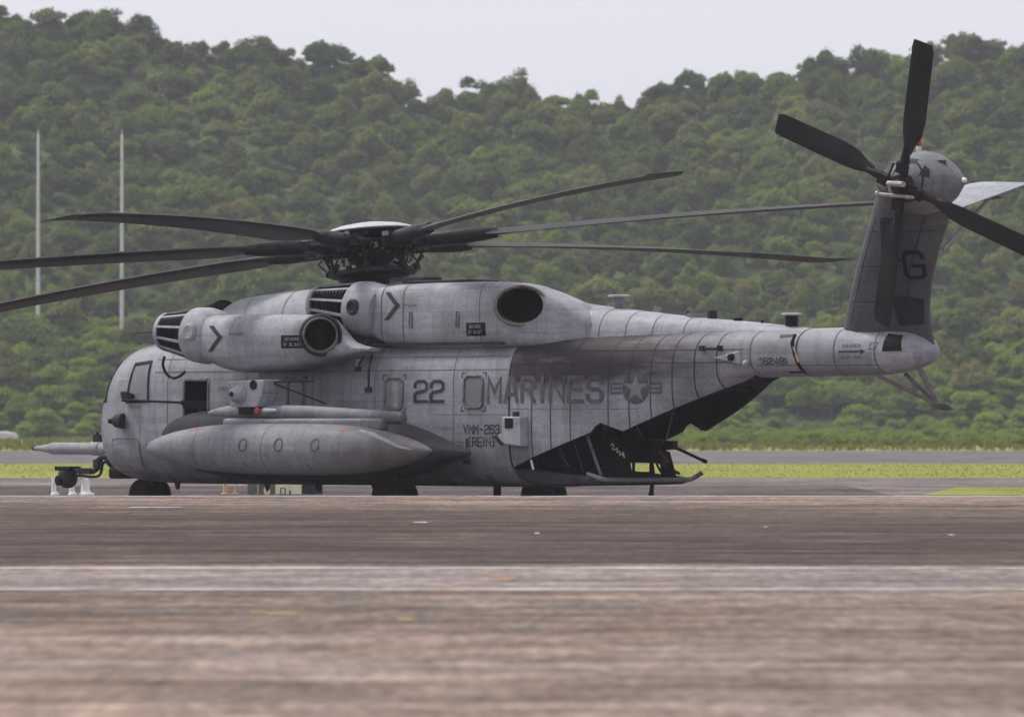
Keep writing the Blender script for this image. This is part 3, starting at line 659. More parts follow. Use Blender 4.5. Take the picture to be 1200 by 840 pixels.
    # main wheels
    for q in (-.18, .18):
        y = sd * 1.98 + q
        m = MB().lathe([(-.1, .20), (-.115, .29), (-.09, .345), (-.05, .365), (.05, .365), (.09, .345), (.115, .29), (.1, .20)], (2.62, y, .265), (0, 1, 0), 28); wh = m.build('main_wheel', M['rubber'], heli)
        m = MB().lathe([(-.09, .05), (-.06, .19), (.06, .19), (.09, .05)], (2.62, y, .265), (0, 1, 0), 20); m.build('rim', M['dark'], wh)
    m = MB().tube([(2.62, sd * 1.98, .26), (2.55, sd * 1.95, 1.2)], .07, 12).tube([(2.62, sd * 1.98 - .2, .265), (2.62, sd * 1.98 + .2, .265)], .05, 10).tube([(2.6, sd * 1.95, .5), (1.7, sd * 1.8, .8)], .04, 8); m.build('main_gear_leg', M['dark'], heli)
sponson(-1); sponson(1)
for q in (-.2, .2):
    m = MB().lathe([(-.09, .17), (-.105, .26), (-.08, .31), (-.04, .325), (.04, .325), (.08, .31), (.105, .26), (.09, .17)], (-6.15, q, .225), (0, 1, 0), 28); wh = m.build('nose_wheel', M['rubber'], heli)
    m = MB().lathe([(-.08, .04), (-.05, .165), (.05, .165), (.08, .04)], (-6.15, q, .225), (0, 1, 0), 20); m.build('rim', M['dark'], wh)
m = MB().tube([(-6.15, 0, .23), (-6.05, 0, .9)], .06, 12).tube([(-6.15, -.25, .225), (-6.15, .25, .225)], .045, 10).tube([(-6.1, 0, .45), (-5.5, 0, .62)], .035, 8); m.build('nose_gear_leg', M['dark'], heli)
m = MB().tube([(3.9, -.6, .5), (3.9, -.6, .1)], .075, 12).lathe([(0, .10), (.04, .11), (.06, .08)], (3.9, -.6, .24), (0, 0, 1), 14); m.build('tail_bumper_post', M['black'], heli)
for x, y in ((-2.2, -.7), (-.6, -.9), (.6, -.6), (-4.6, -.8)):
    m = MB().prism([(x, y, .5), (x + .16, y, .5), (x + .12, y, .36), (x + .06, y, .36)], (0, .03, 0)); m.build('belly_antenna', M['black'], heli)

# ramp
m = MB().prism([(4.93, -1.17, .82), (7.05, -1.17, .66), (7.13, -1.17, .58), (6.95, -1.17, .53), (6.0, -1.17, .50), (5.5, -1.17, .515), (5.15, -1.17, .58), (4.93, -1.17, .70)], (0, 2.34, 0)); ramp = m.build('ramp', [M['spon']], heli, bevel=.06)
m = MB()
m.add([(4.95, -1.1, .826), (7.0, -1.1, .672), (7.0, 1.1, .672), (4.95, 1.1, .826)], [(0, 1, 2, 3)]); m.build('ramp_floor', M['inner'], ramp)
m = MB().tube([(6.75, -1.2, .72), (7.0, -1.2, .66), (7.13, -1.12, .62), (7.16, -.6, .61), (7.16, .6, .61), (7.14, 1.14, .62), (7.12, 1.28, .66), (7.22, 1.36, .74)], .045, 8); m.build('ramp_rail', M['tank'], ramp)
for x in (5.4, 6.0, 6.5):
    m = MB().box((x, 0, .80 - (x - 4.95) * .075), (.06, 2.0, .03)); m.build('tread_bar', M['dark'], ramp)
for a, b, w, mt in (((6.55, -1.0, 1.42), (6.95, -1.05, .70), .028, 'seam'), ((6.2, -1.0, 1.35), (6.5, -1.05, .76), .014, 'dark'), ((5.35, -1.22, 1.0), (5.42, -1.22, .80), .022, 'white')):
    m = MB().tube([a, b], w, 8); m.build('ramp_strut', M[mt], ramp)
m = MB().tube(smooth([(6.72, .85, 1.32), (6.58, .85, 1.22), (6.46, .85, 1.02), (6.42, .85, .80), (6.44, .85, .55), (6.42, .85, .36)]), .04, 10).lathe([(0, .05), (.08, .055)], (6.42, .85, .30), (0, 0, 1), 10); m.build('ramp_hose', M['spon'], ramp)
# ramp gun, its mount and ammunition bin
m = MB().box((6.36, .72, 1.14), (.62, .30, .44)); m.build('ammunition_bin', M['inner'], ramp, bevel=.03)
g = MB().box((6.6, 1.0, 1.24), (.55, .14, .16)).tube([(6.8, 1.0, 1.225), (7.62, 1.0, .945)], .028, 10).tube([(7.55, 1.0, .97), (7.64, 1.0, .94)], .038, 10).tube([(6.6, 1.0, 1.2), (6.6, 1.0, .7)], .05, 8)
g.build('ramp_gun', M['black'], heli)
g = MB().prism([(6.72, .78, .65), (7.08, .78, .63), (6.9, .78, 1.12), (6.68, .78, 1.16)], (0, .06, 0)).build('gun_shield', M['inner'], ramp, bevel=.01)
MB().prism([(6.755, .77, .86), (6.90, .77, .80), (6.84, .77, 1.00), (6.70, .77, 1.10)], (0, .008, 0)).build('shield_cloth', M['maroon'], ramp)
MB().tube([(6.69, .765, 1.13), (6.85, .765, 1.02), (6.92, .765, .92)], .012, 6).build('shield_edge', M['seam'], ramp)
# folded seat panel with a pale painted scrawl
sp = MB().prism([(6.60, -.30, .72), (6.98, -.30, .70), (6.90, -.30, 1.02), (6.8, -.30, 1.3), (6.3, -.30, 1.5), (6.25, -.30, .9)], (0, .05, 0)).build('seat_panel', M['inner'], ramp)
MB().tube([(6.50, -.32, 1.24), (6.55, -.32, 1.27), (6.58, -.32, 1.22), (6.53, -.32, 1.18), (6.60, -.32, 1.16), (6.66, -.32, 1.19), (6.66, -.32, 1.11), (6.73, -.32, 1.13), (6.72, -.32, 1.06), (6.78, -.32, 1.09), (6.84, -.32, 1.02), (6.80, -.32, 1.12)], .016, 6).build('painted_scrawl', M['cream'], sp)
for x, y, z, a, b, c in ((6.55, .25, .73, .5, .4, .06), (5.1, -.4, .95, .3, .5, .3)):
    MB().box((x, y, z), (a, b, c)).build('cargo_box', M['inner'], ramp, bevel=.03)

for k, (a, b, r, mt) in enumerate((((5.6, 1.08, 1.25), (6.9, 1.08, .72), .03, 'spon'), ((5.9, 1.02, 1.6), (6.5, 1.02, .75), .022, 'seam'), ((6.0, .2, 2.3), (6.35, .6, 1.35), .02, 'spon'), ((6.8, 1.05, 1.9), (6.6, 1.0, 1.2), .02, 'seam'), ((5.2, -1.0, 2.0), (6.1, -1.0, .85), .02, 'dark'), ((6.1, .72, .92), (6.1, .72, .72), .03, 'black'), ((6.55, .72, .95), (6.60, .72, .70), .03, 'black'))):
    MB().tube([a, b], r, 8).build('bay_strut', M[mt], ramp)
for k in range(5):
    MB().tube([(5.2 + k * .45, 1.12, 2.6), (5.25 + k * .45, 1.16, 2.0), (5.2 + k * .45, 1.17, 1.6 + k * .06)], .018, 6).build('bay_line', M['spon'], aft)
MB().box((5.6, .98, 1.9), (.9, .10, .35)).build('webbing_seat', M['maroon'], aft, bevel=.03)

# chute box on the port side aft of the unit name
m = MB().prism([(4.95, -1.34, 1.76), (5.40, -1.34, 1.76), (5.42, -1.34, 1.22), (5.0, -1.34, 1.26), (4.78, -1.34, 1.40), (4.95, -1.34, 1.46)], (0, -.22, 0)); cb = m.build('chute_box', M['hull2'], heli, bevel=.02)
MB().box((5.13, -1.565, 1.64), (.20, .012, .18)).build('chute_opening', M['black'], cb)
MB().prism([(4.74, -1.50, 1.40), (4.84, -1.50, 1.42), (4.97, -1.50, 1.27), (4.92, -1.50, 1.24)], (0, -.08, 0)).build('chute_lip', M['dark'], cb)
MB().box((5.2, -1.45, 1.80), (.10, .08, .10)).build('chute_lug', M['dark'], cb)

# window gun in the crew door
g = MB().tube([(-4.72, -2.05, 2.08), (-3.5, -1.5, 2.03)], .026, 10).box((-3.35, -1.38, 2.0), (.5, .16, .16), (0, 0, .42)).tube([(-3.38, -1.35, 1.95), (-3.38, -1.2, 1.75)], .03, 8).tube([(-3.6, -1.54, 2.03), (-3.4, -1.44, 2.03)], .05, 10)
g.build('door_gun', M['black'], heli)
MB().tube([(-3.66, -1.37, 1.76), (-3.3, -1.37, 1.76)], .018, 6).build('sill_rail', M['cap'], heli)
MB().box((-3.28, -1.3, 1.95), (.1, .1, .2), (.2, .4, 0)).build('gun_mount', M['spon'], heli)

# refuelling probe on the starboard nose
m = MB().lathe([(0, .035), (.06, .05), (.28, .062), (.30, .075), (.42, .085), (.52, .115), (.6, .12), (1.72, .12), (1.74, .14), (1.98, .14), (2.0, .12), (3.6, .12)], (-10.38, .75, 1.13), (1, 0, 0), 24); pr = m.build('refuelling_probe', M['hull2'], heli)
MB().lathe([(-.03, .03), (.02, .05)], (-10.40, .75, 1.13), (1, 0, 0), 14).build('probe_tip', M['black'], pr)
MB().box((-8.5, .75, 1.33), (.16, .10, .16)).tube([(-8.5, .75, 1.36), (-8.5, .75, 1.46)], .035, 8).build('probe_clamp', M['dark'], pr)
# thermal-imager ball slung under the nose
m = MB().lathe([(-.20, .02), (-.185, .10), (-.12, .17), (-.02, .20), (.08, .19), (.15, .16)], (-8.55, 0, .55), (0, 0, 1), 24); fl = m.build('imager_turret', M['dark'], heli)
MB().box((-8.55, 0, .74), (.46, .30, .085)).build('turret_plate', M['black'], fl, bevel=.015)
MB().lathe([(0, .10), (.05, .10), (.06, .05)], (-8.62, -.16, .50), (-.2, -1, -.1), 18).build('lens', M['black'], fl)
MB().tube([(-8.35, 0, .69), (-7.75, 0, .70), (-7.68, 0, .74), (-7.66, 0, .90), (-7.55, 0, .97), (-7.0, 0, .96)], [.045, .05, .06, .06, .055, .055], 10).box((-8.0, 0, .69), (.36, .13, .12)).box((-7.66, 0, .84), (.14, .14, .16)).build('turret_arm', M['dark'], fl)
MB().tube(smooth([(-8.3, -.05, .60), (-8.05, -.05, .60), (-7.8, -.05, .58), (-7.55, -.05, .62), (-7.45, -.05, .85), (-7.25, -.05, .88), (-7.1, -.05, .7), (-6.85, -.05, .62)]), .028, 8).tube(smooth([(-7.5, .05, .9), (-7.3, .05, .75), (-7.15, .05, .62), (-6.9, .05, .58)]), .03, 8).build('turret_cable', M['black'], fl)
MB().box((-6.9, 0, .66), (.4, .5, .22)).build('turret_housing', M['black'], fl, bevel=.05)

# spine antennas and boom fittings
def post(x, z0, z1, r, cap=None, mat='hull2', y=0):
    m = MB().lathe([(0, r * 1.1), (.03, r), (z1 - z0, r)], (x, y, z0), (0, 0, 1), 18); o = m.build('spine_antenna', M[mat], heli)
    if cap: MB().lathe([(0, cap * .9), (.015, cap), (.035, cap), (.045, cap * .8)], (x, y, z1), (0, 0, 1), 22).build('antenna_disc', M['cap'], o)
post(6.4, 3.68, 3.93, .085, .20, 'hull'); post(8.31, 3.4, 3.62, .17, None, 'hull'); post(8.7, 3.4, 3.66, .09, None, 'dark')
post(9.32, 3.3, 3.52, .085, None, 'black'); post(10.6, 3.3, 3.55, .12, .19, 'black'); post(9.9, 3.35, 3.47, .03, None, 'black'); post(8.1, 3.5, 3.66, .03, None, 'dark')
m = MB().prism([(9.46, -.86, 2.80), (10.0, -.74, 2.93), (10.02, -.74, 2.68)], (0, .12, 0)); fa = m.build('lamp_fairing', M['hull2'], heli, bevel=.03)
MB().lathe([(0, .07), (.04, .065), (.05, .03)], (9.86, -.78, 2.81), (.1, -1, 0), 16).build('lamp', M['black'], fa)
MB().lathe([(0, .06), (.06, .06), (.10, .02)], (10.12, -.66, 2.70), (.1, -1, 0), 16).build('boom_lamp', M['hull2'], heli)
MB().tube([(9.25, -.88, 2.97), (9.62, -.80, 2.97)], .022, 8).box((9.24, -.87, 2.97), (.08, .1, .1)).box((9.6, -.80, 2.97), (.06, .1, .1)).build('boom_bracket', M['spon'], heli)
def ondeck(pts, r, name, mat, parent):
    MB().tube([(x, -half_y(x, z) - r * .6, z) for x, z in pts], r, 8).build(name, M[mat], parent)
fs = seam_ring(11.22, .035, M['dark'], boom, full)
ondeck([(11.10, 3.2), (11.12, 3.05), (11.2, 2.85), (11.24, 2.68), (11.26, 2.56)], .030, 'fold_hinge', 'black', boom)
ondeck([(11.17, 2.98), (11.22, 2.84), (11.26, 2.72)], .022, 'fold_bolt', 'orange', boom)
decal('hinge_plate', [[(10.74, 3.20), (11.12, 3.21), (11.04, 3.16), (10.80, 3.14)], [(10.90, 2.56), (11.28, 2.56), (11.28, 2.53), (10.90, 2.53)]], M['black'], boom)
decal('access_panel', ringpoly([(12.86, 3.05), (13.03, 3.05), (12.98, 2.93), (12.82, 2.93)], [(12.88, 3.04), (13.0, 3.04), (12.96, 2.945), (12.84, 2.945)]), M['seam'], boom)
decal('tail_grille', [[(13.12, 2.89), (13.15, 3.20), (13.46, 3.17), (13.52, 2.90)]], M['black'], boom, off=.008)

# tail pylon, leaning to port
TL = math.tan(R(20))
PX0 = hermite([(2.9, 11.70), (3.3, 11.92), (3.9, 12.27), (5.5, 13.34), (6.02, 13.70), (6.15, 13.85)])
PX1 = hermite([(2.9, 13.86), (3.3, 13.88), (3.9, 14.05), (4.67, 14.50), (5.25, 14.90), (6.15, 15.1)])
def prow(z, k=20):
    x0, x1 = PX0(z), PX1(z); yc = -(z - 3.1) * TL; c = x1 - x0; th = .30 if z < 5.9 else .30 * max(.35, (6.25 - z) / .35)
    prof = [(0, 0), (.03, .45), (.10, .78), (.25, 1), (.45, .95), (.7, .62), (.95, .16), (1, .10)]
    up = [(x0 + c * u, -t) for u, t in prof]; lo = [(x0 + c * u, t) for u, t in reversed(prof)][:-1]
    return [(x, yc + t * th * math.cos(R(20)), z + t * th * math.sin(R(20))) for x, t in up + lo]
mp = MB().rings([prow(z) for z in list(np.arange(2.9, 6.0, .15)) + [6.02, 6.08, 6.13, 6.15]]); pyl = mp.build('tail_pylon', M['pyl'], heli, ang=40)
PB = bvh_of(mp)
decal('tail_letter', text_polys('G', 13.72, 14.12, 4.13, 4.63, .24, .4, slant=.06), M['black'], pyl, PB)
decal('tail_bar', [[(13.45, 4.44), (13.76, 4.44), (13.77, 4.49), (13.46, 4.49)]], M['black'], pyl, PB)
decal('dark_panel', [[(13.34, 3.34), (13.80, 3.36), (13.93, 3.80), (13.36, 3.88)]], M['dark'], pyl, PB)
decal('dark_panel', [[(13.60, 5.2), (13.88, 5.2), (13.70, 4.55), (13.44, 4.6)]], M['spon'], pyl, PB)
for f in (.18, .55, .76):
    decal('pylon_joint', [[(PX0(z) + f * (PX1(z) - PX0(z)) + d, z) for z, d in ((3.4, 0), (4.3, 0), (5.2, 0), (5.2, .025), (4.3, .025), (3.4, .025))]], M['spon'], pyl, PB)
for z in (3.75, 4.35, 4.95):
    decal('pylon_joint', [[(PX0(z) + .08, z), (PX1(z) - .08, z), (PX1(z) - .08, z + .018), (PX0(z) + .08, z + .018)]], M['spon'], pyl, PB)
m = MB().lathe([(-.62, .02), (-.58, .18), (-.45, .36), (-.2, .52), (.1, .56), (.4, .50), (.7, .33), (.92, .13), (1.0, .02)], (14.38, -.95, 5.77), (1, 0, .02), 32, sq=(.9, 1.0)); gb = m.build('gearbox_fairing', M['gear'], heli)
GB = bvh_of(m)
decal('cooling_louvre', [[(14.42, 6.08), (14.62, 6.10), (14.64, 6.17), (14.46, 6.19)]], M['dark'], gb, GB, off=.006)
decal('cooling_louvre', [[(14.74, 5.88), (14.92, 5.84), (14.90, 5.98), (14.80, 6.06)]], M['dark'], gb, GB, off=.006)
decal('cooling_louvre', [circ(14.30, 6.09, .035, 10)], M['black'], gb, GB, off=.006)
decal('fairing_joint', ringpoly(circ(14.47, 5.80, .36, 24), circ(14.47, 5.80, .33, 24)), M['spon'], gb, GB, off=.005)
MB().lathe([(0, .03), (.05, .045), (.11, .045)], (14.36, -.95, 6.30), (0, 0, 1), 12).build('beacon_base', M['white'], heli)
MB().lathe([(0, .045), (.07, .05), (.12, .03), (.13, .005)], (14.36, -.95, 6.41), (0, 0, 1), 12).build('beacon', M['red'], heli)
MB().lathe([(0, .05), (.05, .04), (.07, .01)], (15.36, -.95, 5.80), (1, 0, 0), 10).build('tail_lamp', M['white'], heli)
# stabiliser: gull wing out to starboard, braced by a strut
def wing(r0, r1, th):
    rows = []
    for (x0, x1, y, z) in (r0, r1):
        c = x1 - x0
        rows.append([(x0 + c * u, y, z + t * th) for u, t in ((0, 0), (.08, .5), (.3, .8), (.6, .6), (1, .08), (1, -.08), (.6, -.3), (.3, -.4), (.08, -.3))])
    return rows
sa, sb, sc = (13.30, 14.80, -.55, 5.30), (13.75, 15.12, 1.0, 5.78), (14.0, 15.12, 4.3, 5.83)
m = MB().rings(wing(sa, sb, .10), caps=True); stb = m.build('stabiliser_root', M['hull2'], heli, ang=50)
m = MB().rings(wing((sb[0], sb[1], 1.002, sb[3]), sc, .10), caps=True); m.build('stabiliser', M['hull2'], heli, ang=50)
MB().tube([(14.35, -.30, 4.65), (14.55, .95, 5.72)], .035, 8).build('stabiliser_strut', M['hull2'], heli)
# tail skid
m = MB()
for p in ((12.75, -.25, 2.5), (13.15, .12, 2.5)): m.tube([p, (14.08, -.1, 1.96)], .035, 8)
m.tube([(13.62, -.08, 2.62), (13.85, -.09, 2.28)], .055, 10).tube([(13.84, -.09, 2.3), (14.08, -.1, 1.96)], .038, 10)
sk = m.build('tail_skid', M['tank'], heli)
MB().lathe([(-.03, .06), (.0, .20), (.04, .14), (.08, .06)], (14.18, -.1, 1.90), (.15, 0, 1), 16, sq=(1, 1)).build('skid_foot', M['dark'], sk)

# ---- main rotor: hub, cap, swashplate, seven blades
rot = MB()
rot.lathe([(-.72, .20), (-.4, .24), (-.28, .42), (-.18, .50), (.10, .50), (.16, .40), (.26, .36), (.28, .02)], (0, 0, 0), (0, 0, 1), 28)
mr = rot.build('main_rotor', M['hub'], heli); mr.location = (0, 0, 4.98); mr.rotation_euler = (0, R(-6), 0)
MB().lathe([(.0, .86), (.02, .87), (.06, .80), (.12, .60), (.165, .3), (.18, .01)], (0, 0, .27), (0, 0, 1), 40).build('rotor_cap', M['cap'], mr)
MB().lathe([(0, .45), (.12, .82), (.15, .82)], (0, 0, .12), (0, 0, 1), 28, caps=False).build('cap_skirt', M['hub'], mr)
MB().lathe([(-.05, .30), (-.05, .78), (-.02, .85), (.05, .85), (.08, .70), (.10, .32)], (0, 0, -.52), (0, 0, 1), 28).build('swashplate', M['dark'], mr)
MB().lathe([(-.04, .25), (-.04, .62), (.02, .68), (.04, .3)], (0, 0, -.63), (0, 0, 1), 24).build('lower_swashplate', M['hub'], mr)
R0 = 12.04
bl = MB(); rows = []
for r in [2.25, 2.5, 2.9] + list(np.linspace(3.4, 11.5, 14)) + [11.75, 12.0]:
    ch = np.interp(r, [2.25, 2.5, 2.9, 3.4], [.26, .42, .66, .74]); tw = R(np.interp(r, [2, 12], [11, 2]))
    sw = np.interp(r, [11.5, 12.0], [0, -.22]); th = np.interp(r, [2.25, 2.9, 11.75, 12.0], [.15, .10, .085, .04])
    z = r * math.tan(R(1.5)) - .53 * (r / 12) ** 2
    sec = [(.32, 0), (.28, .35), (.15, .55), (-.1, .5), (-.4, .22), (-.68, .04), (-.68, -.04), (-.4, -.18), (-.1, -.38), (.15, -.42), (.28, -.28)]
    rows.append([(r, (a * ch + sw) * math.cos(tw) - b * th * math.sin(tw), z + (a * ch) * math.sin(tw) + b * th * math.cos(tw)) for a, b in sec])
bl.rings(rows); blade_me = bl.mesh('rotor_blade', M['blade'], 60)
sl = MB(); zf = lambda r: r * math.tan(R(1.5)) - .53 * (r / 12) ** 2
sl.tube([(.45, 0, 0), (.8, 0, .02), (1.0, 0, .03)], [.16, .17, .14], 14).tube([(1.0, 0, .03), (1.15, 0, .03), (1.9, 0, zf(1.9)), (2.2, 0, zf(2.2)), (2.45, 0, zf(2.45))], [.10, .145, .145, .13, .10], 16)
sl.box((.95, 0, .02), (.16, .46, .30)).box((1.25, .24, -.02), (.22, .16, .14)).tube([(.62, .34, .02), (1.25, .28, .0)], .07, 10).tube([(2.2, -.12, zf(2.2) + .02), (2.2, .14, zf(2.2) + .02)], .05, 8)
sleeve_me = sl.mesh('blade_sleeve', M['hub'], 40)
pl = MB().tube([(.78, .22, -.46), (.98, .26, -.06)], .028, 8).box((.80, .22, -.44), (.13, .11, .11)).box((.98, .26, -.08), (.13, .11, .11)).tube([(.9, -.1, -.16), (1.02, -.12, -.3), (.86, -.2, -.42)], .018, 6)
link_me = pl.mesh('pitch_link', M['hub'], 40)
fit = MB().box((1.05, -.22, .12), (.10, .07, .08)).box((1.32, .12, .16), (.09, .06, .05)).box((.72, .42, -.06), (.08, .08, .10))
fit_me = fit.mesh('bright_fitting', M['steel'], 40)
for k in range(7):
    a = R(33.5 + k * 360 / 7)
    for nm, me in (('rotor_blade', blade_me), ('blade_sleeve', sleeve_me), ('pitch_link', link_me), ('bright_fitting', fit_me)):
        o = bpy.data.objects.new(nm, me); COL.objects.link(o); o.parent = mr; o.rotation_euler = (0, 0, a)
for k in range(7):
    a = R(33.5 + (k + .5) * 360 / 7)
    m = MB().tube([(.40, 0, .0), (.72, .05, .06), (.80, .2, .02), (.70, .32, -.04)], .03, 6).lathe([(-.1, .06), (.1, .06)], (.58, 0, -.08), (0, 0, 1), 10)
    o = m.build('damper_line', M['hub'], mr); o.rotation_euler = (0, 0, a)
hr = random.Random(3); m = MB()
for i in range(90):
    a = hr.uniform(0, 6.283); r = hr.uniform(.35, .98); z = hr.uniform(-.34, .22); s = hr.uniform(.03, .09)
    m.box((r * math.cos(a), r * math.sin(a), z), (s, s * hr.uniform(.5, 1.4), s * hr.uniform(.6, 1.8)), (hr.uniform(-.4, .4), hr.uniform(-.4, .4), a))
for i in range(26):
    a = hr.uniform(0, 6.283); r = hr.uniform(.4, .85); z0 = hr.uniform(-.5, -.1); da = hr.uniform(-.25, .25)
    m.tube([(r * math.cos(a), r * math.sin(a), z0), ((r + .08) * math.cos(a + da * .5), (r + .08) * math.sin(a + da * .5), z0 + .16), (r * math.cos(a + da), r * math.sin(a + da), z0 + .34)], .014, 5)
for i in range(14):
    a = 2 * math.pi * i / 14; m.box((.84 * math.cos(a), .84 * math.sin(a), -.50 + .02 * (i % 3)), (.12, .07, .10), (0, 0, a))
tag(m.build('hub_fittings', M['hub'], mr), kind='stuff')
m = MB()
for i in range(22):
    a = hr.uniform(0, 6.283); r = hr.uniform(.5, 1.0); m.box((r * math.cos(a), r * math.sin(a), hr.uniform(-.25, .2)), (.035, .035, .03), (0, 0, a))
tag(m.build('bright_bolts', M['steel'], mr), kind='stuff')
MB().lathe([(0, .42), (.15, .34), (.45, .26)], (0, 0, 4.15), (-.1, 0, 1), 24).build('mast_fairing', M['spon'], heli)

# ---- tail rotor on the port face of the pylon
tm = MB().lathe([(-.42, .11), (-.1, .12), (-.06, .20), (.06, .20), (.08, .13), (.20, .10), (.22, .02)], (0, 0, 0), (0, 0, 1), 22)
tr = tm.build('tail_rotor', M['hub'], heli)
c20, s20 = math.cos(R(20)), math.sin(R(20))
tr.matrix_local = Matrix(((1, 0, 0, 14.52), (0, -s20, -c20, -1.58), (0, c20, -s20, 5.72), (0, 0, 0, 1)))
rows = []
for r in [.62, .8, 1.0, 1.3, 2.0, 2.4, 2.65, 2.74, 2.78]:
    ch = np.interp(r, [.62, .8, 1.0, 1.3, 2.65, 2.78], [.14, .22, .36, .42, .42, .36]); tw = R(np.interp(r, [.6, 3], [14, 6])); th = np.interp(r, [.62, 1.0, 3.05], [.10, .05, .03])
    rows.append([(r, a * ch * math.cos(tw) - b * th * math.sin(tw), a * ch * math.sin(tw) + b * th * math.cos(tw)) for a, b in ((.3, 0), (.2, .5), (-.1, .5), (-.7, .05), (-.7, -.05), (-.1, -.4), (.2, -.4))])
tb_me = MB().rings(rows).mesh('tail_rotor_blade', M['tblade'], 60)
ts_me = MB().tube([(.12, 0, 0), (.5, 0, 0), (.75, 0, 0)], [.075, .085, .06], 12).box((.36, .0, .06), (.2, .2, .10)).tube([(.42, .14, .12), (.2, .16, .20)], .022, 6).mesh('tail_blade_grip', M['hub'], 40)
for k in range(4):
    for nm, me in (('tail_rotor_blade', tb_me), ('tail_blade_grip', ts_me)):
        o = bpy.data.objects.new(nm, me); COL.objects.link(o); o.parent = tr; o.rotation_euler = (0, 0, R(66 + 90 * k))
MB().tube([(-.12, .10, .20), (.34, .12, .34)], .05, 10).tube([(.30, -.2, .1), (-.3, -.05, .3)], .032, 8).lathe([(0, .05), (.05, .05)], (-.32, -.05, .28), (-.6, 0, .3), 10).build('pitch_beam', M['steel'], tr)
# ------------------------------------------------------------------ ground: runway rises to a low crown in front of the helicopter
def gz(Y):
    if Y <= 108: return .15 + .00239 * Y
    t = min(1.0, (Y - 108) / 6.5); t = t * t * (3 - 2 * t)
    z = (.15 + .00239 * 108) * (1 - t) - .1 * t
    u = min(1.0, max(0.0, (Y - 128) / 12)); return z * (1 - u * u * (3 - 2 * u)) if Y > 128 else z
def sheet(name, x0, x1, y0, y1, dz, mat, parent=None, step=None, kind=True, zf=None):
    ys = sorted(set([y0, y1] + [y for y in [-40, 0, 30, 60, 90, 104, 107, 108] + list(np.arange(108.5, 115.5, .5)) + list(np.arange(116, 142, 2.0)) + [150, 186, 248, 360, 548, 890] if y0 < y < y1]))
    m = MB(); xsn = [x0, x1]
    for i, y in enumerate(ys):
        m.v += [(x0, y, gz(y) + dz), (x1, y, gz(y) + dz)]
        if i: m.f.append((2 * i - 2, 2 * i - 1, 2 * i + 1, 2 * i)); m.mi.append(0)
    o = m.build(name, mat, parent, fix=False)
    if kind and parent is None: o['kind'] = 'structure'
    return o

def pave_mat(name, dark, mid, light, band=None, rub=0.0, k=1.0):
    t = NT(name); g = t.new('ShaderNodeNewGeometry'); P = g.outputs['Position']
    def mapped(sc):
        mp = t.new('ShaderNodeMapping'); mp.inputs['Scale'].default_value = sc; t.link(P, mp.inputs[0]); return mp.outputs[0]
    a = t.noise(mapped((.10, .16, 1)), 1.0, 8, .70)
    c = t.ramp(a, [(.34, dark), (.5, mid), (.66, light)])
    ln = t.noise(mapped((.05, 1.3, 1)), 1.0, 6, .7)
    c = t.mix(1.0, c, t.ramp(ln, [(.38, 1 - .34 * k), (.5, 1.0), (.62, 1 + .30 * k)]), 'MULTIPLY')
    hv = t.noise(mapped((.55, .30, 1)), 1.0, 5, .6)          # browner and greyer patches of binder
    c = t.mix(1.0, c, t.ramp(hv, [(.35, (.94, .96, .99)), (.5, (1, 1, 1)), (.66, (1.10, 1.02, .97))]), 'MULTIPLY')
    b = t.noise(mapped((.45, .75, 1)), 1.0, 7, .72)
    c = t.mix(1.0, c, t.ramp(b, [(.36, 1 - .42 * k), (.5, 1.0), (.64, 1 + .42 * k)]), 'MULTIPLY')
    f = t.noise(mapped((2.6, 1.1, 1)), 1.0, 5, .75)
    c = t.mix(1.0, c, t.ramp(f, [(.35, 1 - .34 * k), (.52, 1.0), (.66, 1 + .34 * k)]), 'MULTIPLY')
    sp = t.noise(mapped((11, 1.6, 1)), 1.0, 3, .6)
    c = t.mix(1.0, c, t.ramp(sp, [(.32, 1 - .30 * k), (.5, 1.0), (.68, 1 + .36 * k)]), 'MULTIPLY')
    # rubber laid down along the landing direction
    Y = t.sep(P)[1]
    if rub:
        r1 = t.new('ShaderNodeMapRange'); r1.inputs[1].default_value = 60; r1.inputs[2].default_value = 62; t.link(Y, r1.inputs[0])
        r2 = t.new('ShaderNodeMapRange'); r2.inputs[1].default_value = 104; r2.inputs[2].default_value = 84; t.link(Y, r2.inputs[0])
        s = t.noise(mapped((.35, 1.0, 1)), 1.0, 7, .78)
        w = t.math('MULTIPLY', t.math('MULTIPLY', r1.outputs[0], r2.outputs[0]), t.ramp(s, [(.36, 1.0), (.68, .42)]))
        c = t.mix(t.math('MULTIPLY', w, rub), c, (.030, .022, .022))
        s2 = t.noise(mapped((.016, .55, 1)), 1.0, 5, .6)
        c = t.mix(t.math('MULTIPLY', t.ramp(s2, [(.58, 0.0), (.72, 1.0)]), .45), c, (.05, .04, .041))
        # old joints and cracks
        w2 = t.noise(mapped((.25, .5, 1)), 1.0, 4, .6)
        wv = t.new('ShaderNodeTexWave'); wv.wave_type = 'BANDS'; wv.bands_direction = 'Y'; wv.inputs['Scale'].default_value = .036; wv.inputs['Distortion'].default_value = .35; wv.inputs['Detail'].default_value = 2
        t.link(P, wv.inputs['Vector'])
        cr = t.math('MULTIPLY', t.ramp(wv.outputs['Fac'], [(.0, 1.0), (.002, 0.0)]), t.ramp(w2, [(.5, 0.0), (.6, .8)]))
        c = t.mix(cr, c, (.03, .025, .025))
    h = t.noise(mapped((1.5, 3, 1)), 4.0, 5, .7); t.bump(h, .5, .03)
    return t.set(c, .95, 0, .06)
M['runway'] = pave_mat('runway_asphalt', (.128, .098, .082), (.182, .142, .119), (.240, .191, .163), rub=.97, k=.8)
M['pale'] = pave_mat('pale_concrete_band', (.150, .128, .120), (.195, .166, .156), (.245, .212, .20), k=.75)
